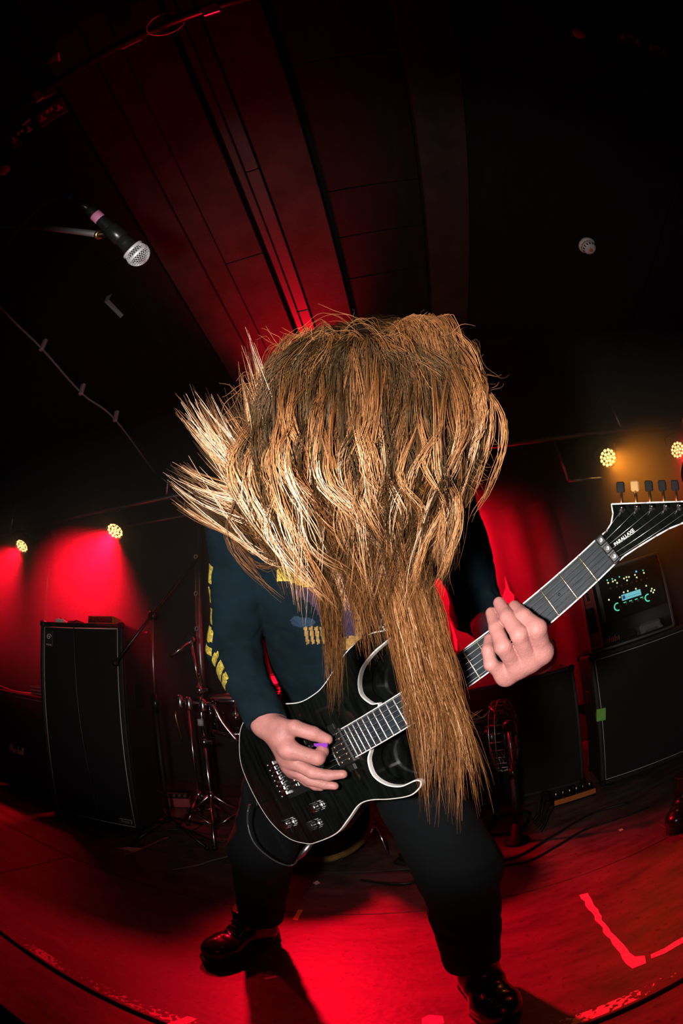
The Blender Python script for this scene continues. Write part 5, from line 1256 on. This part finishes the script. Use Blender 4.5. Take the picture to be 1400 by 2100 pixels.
# front curtain
for i in range(250):
    u_ = U(0, 1); x0 = 555+395*u_+U(-15, 15); y0 = 755-35*math.sin(math.pi*u_)+U(-30, 95)
    x1 = 528+435*u_+U(-22, 22); x2 = 545+395*u_+U(-34, 34); x3 = 595+320*u_+U(-50, 50); x4 = 655+220*u_+U(-60, 60)
    tn, dd = shade()
    clump([(x0, y0, .464+dd), (x1, max(y0+60, 850+U(-20, 20)), .450+dd+U(-.012, .006)), (x2, 965+U(-20, 20), .452+dd+U(-.015, .010)), (x3, 1070+U(-20, 20), .478+dd+U(-.015, .015)), (x4, 1140+U(-50, 170), .51+dd)], 13, .0018, .0026, .0022, tn, .00034, lenvar=.4)
# bright locks thrown outwards on the near side
tips = [(512, 690), (505, 750), (470, 800), (440, 795), (415, 800), (388, 785), (362, 822), (372, 850), (395, 850), (350, 950), (342, 985), (362, 1000), (345, 960), (420, 830), (450, 850), (530, 735), (548, 770), (400, 900), (380, 930)]
for i in range(120):
    tx, ty = tips[i % len(tips)]; tx += U(-20, 20); ty += U(-25, 30)
    rx, ry = 600+U(-50, 50), 1020+U(-40, 100)
    rx -= max(0, (ty-850))*.10; ry += max(0, (ty-850))*.35
    mx_, my_ = lerp(rx, tx, .42)+U(-14, 14), lerp(ry, ty, .34)+U(0, 34)
    hx_, hy_ = 650+U(-40, 40), 890+U(-40, 40)
    tn, dd = shade((.30, .32, .38)); tn = (tn[0], tn[1], min(1, tn[1]*1.05))
    clump([(hx_, hy_, .53), (rx+12, ry-40, .505+dd), (lerp(rx, mx_, .5), lerp(ry, my_, .5)+22, .488+dd), (mx_, my_, .474+dd), (lerp(mx_, tx, .55), lerp(my_, ty, .55)+8, .466+dd), (tx, ty, .468)], 15, .003, .0036, .0010, tn, .00036, wave=.003, lenvar=.4)
# near-side mass between the fan and the tail
for i in range(80):
    x0, y0 = 565+U(-40, 90), 840+U(-40, 60); tn, dd = shade()
    clump([(x0, y0, .474+dd), (x0-38+U(-45, 20), y0+110, .459+dd), (x0-20+U(-40, 40), y0+220, .468+dd), (x0+45+U(-30, 40), y0+300+U(-20, 90), .495+dd)], 14, .002, .003, .002, tn, .00034)
# far side: long curved locks
for i in range(85):
    u_ = U(0, 1); x0, y0 = 900+U(-40, 45), 705+U(-40, 70); tn, dd = shade((.40, .36, .24))
    clump([(x0, y0, .474+dd), (935+45*u_+U(-12, 12), 775+U(-20, 20), .460+dd), (935+52*u_+U(-16, 16), 870+U(-20, 20), .458+dd), (905+45*u_+U(-20, 20), 980, .468+dd), (870+45*u_+U(-24, 24), 1090+U(-40, 110), .49+dd)], 14, .0018, .0028, .002, tn, .00034, lenvar=.35)
for a in (((930, 700), (985, 770), (1003, 850), (985, 930), (955, 1000)), ((940, 720), (1000, 800), (1008, 880), (980, 980), (945, 1060)), ((945, 740), (1020, 830), (1032, 905), (1005, 1000), (960, 1075)), ((900, 662), (960, 705), (985, 790), (975, 900), (950, 960)), ((925, 950), (945, 1030), (935, 1100), (905, 1180), (880, 1215)), ((940, 930), (925, 1010), (880, 1090), (850, 1180), (845, 1230)), ((880, 940), (900, 1010), (905, 1080), (890, 1150)), ((870, 960), (930, 1000), (940, 1070), (925, 1140))):
    clump([(x, y, .47-.012*math.sin(k)) for k, (x, y) in enumerate(a)], 16, .0014, .0018, .0010, (.3, .75, .6), .00034, lenvar=.2)
# loops on top of the head
for i in range(34):
    x0 = U(600, 940); s = 1 if x0 > 750 else -1; v = U(.15, .5)
    clump([(x0, 725+U(-20, 10), .48), (x0+s*U(10, 50), 668+U(-14, 14)+.0013*(x0-760)**2, .468), (x0+s*U(40, 70), 700+U(-10, 30)+.0016*(x0-760)**2, .464), (x0+s*U(60, 110), 790+U(-10, 60), .462)], 6, .002, .004, .005, (v, v, v), .00026)
for i in range(24):
    x0 = 848+U(-30, 40); v = U(.2, .5)
    clump([(x0, 720, .485), (x0-10+U(-15, 15), 670, .475), (x0+15+U(-15, 15), 650+U(-8, 12), .470), (x0+45+U(-10, 10), 695, .464), (x0+60+U(-10, 10), 780, .462), (x0+50, 880, .460)], 10, .002, .003, .004, (v, v, v), .0003)
# the two tails
for i in range(150):
    u_ = U(0, 1); x0, y0 = 715+120*u_+U(-20, 20), 1010+U(-60, 60)
    x5 = 860+155*u_**1.5+U(-18, 18); y5 = 1590+U(-170, 75)+60*math.sin(3.1*u_)
    q = U(); v = U(.08, .2) if q < .3 else (U(.32, .50) if q < .85 else U(.6, .8)); dd = .008 if q < .3 else 0
    clump([(x0, y0, .48+dd), (762+98*u_+U(-16, 16), 1130, .50+dd), (797+98*u_+U(-14, 14), 1250, .515+dd), (818+108*u_+U(-14, 14), 1370, .53+dd), (842+122*u_+U(-14, 14), 1480, .545+dd), (x5, y5, .56+dd)], 12, .003, .0028, .0016, (v, v, v*.9), .00034, lenvar=.35)
for i in range(50):
    u_ = U(-1, 1); x0, y0 = 640+U(-30, 40), 1000+U(-60, 50); v = U(.1, .5)
    clump([(x0, y0, .475), (652+20*u_, 1110, .49), (674+18*u_, 1210, .51), (685+16*u_, 1320, .535), (688+14*u_+U(-5, 5), 1420+U(-60, 60), .555)], 12, .003, .0024, .0014, (v, v, v*.9), .00034, lenvar=.35)
for i in range(46):
    u_ = U(0, 1); x0, y0 = 690+70*u_, 1040+U(-40, 40); v = U(.1, .55)
    clump([(x0, y0, .49), (700+60*u_, 1140, .50), (720+60*u_, 1230, .515), (740+70*u_, 1330+U(-80, 50), .535)], 11, .003, .0026, .002, (v, v, v), .00033, lenvar=.5)
# one pale lock crossing the chest print
clump([(610, 1085, .49), (650, 1120, .49), (680, 1160, .495), (702, 1210, .50), (715, 1260, .505)], 30, .002, .0022, .001, (.5, .9, .7), .00036)
# scalp: hair combed over the skull from the nape and sides towards the crown
for i in range(170):
    ph = U(.75, 2*math.pi-.75); th0 = U(1.2, 2.15); th1 = U(.15, .5); q = []
    for k in range(5):
        th = lerp(th0, th1, k/4); r_ = .103+.006*math.sin(k)+U(-.002, .002)
        q.append(HP(r_*math.sin(th)*math.sin(ph+.12*k), r_*math.sin(th)*math.cos(ph+.12*k)-.012, r_*math.cos(th)*1.05+.025))
    v = U(.02, .12) if U() < .6 else U(.25, .5)
    clump(q, 14, .004, .005, .005, (v, v, v), .00034, lenvar=.2, world=True)
# stray flyaways
for i in range(130):
    a = U(0, 6.28); r0 = U(150, 200); x0, y0 = 745+r0*math.cos(a)*1.1, 840+r0*math.sin(a)*.8; r1 = r0*U(1.1, 1.5)
    a2 = a+U(-.5, .5); clump([(x0, y0, .47), (745+(r0+r1)/2*math.cos((a+a2)/2)*1.12, 840+(r0+r1)/2*math.sin((a+a2)/2)*.85, .462), (745+r1*math.cos(a2)*1.15, 840+r1*math.sin(a2)*.88+U(0, 60), .46)], 2, .001, .002, .003, (.4, .5, .6), .0002)
def build_hair():
    S = len(ST); P = np.array([s[0] for s in ST]); rad = np.array([s[1] for s in ST]); tint = np.array([s[2] for s in ST])
    T = np.gradient(P, axis=1); T /= np.linalg.norm(T, axis=2, keepdims=True)+1e-12
    ref = np.array([.1, -.9, .42]); A = np.cross(T, ref); A /= np.linalg.norm(A, axis=2, keepdims=True)+1e-12; B = np.cross(T, A)
    prof = np.sin(np.pi*np.clip(np.linspace(.12, .985, K), 0, 1))**.55
    ring = []
    for k in range(3):
        an = 2*math.pi*k/3; ring.append(P+(A*math.cos(an)+B*math.sin(an))*(rad[:, None]*prof[None])[..., None])
    V = np.stack(ring, 2).reshape(-1, 3)
    base = (np.arange(S)[:, None, None]*K+np.arange(K-1)[None, :, None])*3; k = np.arange(3)[None, None]
    F = np.stack([base+k, base+(k+1) % 3, base+3+(k+1) % 3, base+3+k], -1).reshape(-1, 4)
    o = np_mesh('hair', [(V, F)], HM, person, True)
    ramp = np.array([[.018, .010, .004], [.060, .028, .009], [.165, .060, .017], [.48, .225, .09], [.93, .68, .49]]); pos = [0, .2, .45, .75, 1]  # tints also hold flash highlights and the shade of crown and gaps
    c = np.stack([np.interp(tint, pos, ramp[:, q]) for q in range(3)], -1)      # S,K,3
    at_ = o.data.color_attributes.new('tint', 'FLOAT_COLOR', 'POINT')
    cc_ = np.ones((S, K, 3, 4), np.float32); cc_[..., :3] = c[:, :, None]; at_.data.foreach_set('color', cc_.ravel())
    return o
build_hair()
# dark under-hair hugging the skull
capC = [(HP(0, -.02, .03), HP(0, .0, .04), .092, .086), (HP(0, -.045, -.02), HP(0, -.03, .02), .075, .082)]
lo, hi = bounds(capC, .02)
np_mesh('hair', [nets(lambda P: smin(caps(P, capC), .03)-folds(P, .002, 3, 160), lo, hi, .005)], mat('hair_under', (.026, .013, .006), .9, spec=.1, noise=(220, .5)), person, True)
# ================================================================== SECOND MUSICIAN (one boot shows at the picture's edge)
p2 = thing('person', 'person standing by the large cabinet, one shiny laced boot showing', 'person', (1.42, 1.42, 0))
Z2 = lambda x, y, z: V3(1.42+x, 1.42+y, z)
b2C = [(Z2(.05, 0, .95), Z2(.09, 0, 1.2), .115, .12), (Z2(.09, 0, 1.2), Z2(.12, 0, 1.45), .12, .07), (Z2(-.08, 0, .9), Z2(.14, 0, .9), .10, .10), (Z2(.12, 0, 1.45), Z2(.13, -.01, 1.60), .055, .05), (Z2(.13, -.01, 1.64), Z2(.13, -.005, 1.68), .085, .09), (Z2(.13, -.09, 1.60), Z2(.13, -.10, 1.58), .02, .016),
       (Z2(-.07, 0, 1.42), Z2(.31, 0, 1.42), .06, .06), (Z2(-.07, 0, 1.42), Z2(-.10, .05, 1.12), .05, .042), (Z2(-.10, .05, 1.12), Z2(.0, -.18, .98), .042, .03), (Z2(.31, 0, 1.42), Z2(.37, .03, 1.12), .05, .042), (Z2(.37, .03, 1.12), Z2(.25, -.18, 1.0), .042, .03), (Z2(.0, -.18, .98), Z2(.01, -.235, .975), .030, .026), (Z2(.25, -.18, 1.0), Z2(.24, -.235, .995), .030, .026),
       (Z2(-.08, 0, .88), Z2(-.24, -.02, .48), .08, .06), (Z2(-.24, -.02, .48), Z2(-.38, .05, .12), .055, .04), (Z2(.14, 0, .88), Z2(.20, -.02, .48), .08, .06), (Z2(.20, -.02, .48), Z2(.22, .08, .12), .055, .04)]
H2 = lambda x, g, k: Z2(.13-x, -.01-g, 1.665+k)
b2n = b2C[:4]+b2C[6:]
for hx_, sg in ((Z2(.0, -.18, .98), 1), (Z2(.25, -.18, 1.0), -1)):      # loosely curled fingers and thumb of each hand
    for k in range(4):
        a_ = hx_+V3(sg*.012+.006*0, -.075, -.005)+V3(0, -.004*k, -.018*k+.02); b2n += [(hx_+V3(0, -.03, .012-.01*k), a_, .012, .009), (a_, a_+V3(sg*.030, -.012, -.004), .009, .008), (a_+V3(sg*.030, -.012, -.004), a_+V3(sg*.040, .012, -.008), .008, .007)]
    b2n += [(hx_+V3(0, -.02, .02), hx_+V3(sg*.03, -.05, .035), .012, .009)]
lo, hi = bounds(b2n, .02); np_mesh('body', [nets(lambda P: smin(caps(P, b2n), .012), lo, hi, .009), make_head(H2, Z2(.12, 0, 1.45))], 'skin', p2, True)
tr2 = [b2C[2]]+b2C[13:]
lo, hi = bounds(tr2, .03); np_mesh('trousers', [nets(lambda P: np.maximum(smin(caps(P, tr2), .04)-.016-folds(P, .003, 4, 30), -(P[:, 2]-.14)), lo, hi, .012)], 'skinboot', p2, True)
sw2 = b2C[:2]+[b2C[2]]+b2C[6:11]
lo, hi = bounds(sw2, .03); np_mesh('shirt', [nets(lambda P: np.maximum(smin(caps(P, sw2), .04)-.012-folds(P, .003, 6, 30), -(P[:, 2]-.86)), lo, hi, .012)], 'black', p2, True)
hh = [(Z2(.13, .0, 1.69), Z2(.13, -.01, 1.70), .094, .09), (Z2(.13, .04, 1.64), Z2(.13, .06, 1.42), .085, .06)]
lo, hi = bounds(hh, .02); np_mesh('hair', [nets(lambda P: np.maximum(smin(caps(P, hh), .04)-folds(P, .004, 12, 90), -(P[:, 1]-1.395)*np.where(P[:, 2] < 1.725, 1, -1)*1.0), lo, hi, .012)], 'black', p2, True)
boot((1.045, 1.50), (.885, 1.525-.25+.08), parent=p2, collar=.21); boot((1.65, 1.53), (1.62, 1.25), parent=p2, collar=.21)
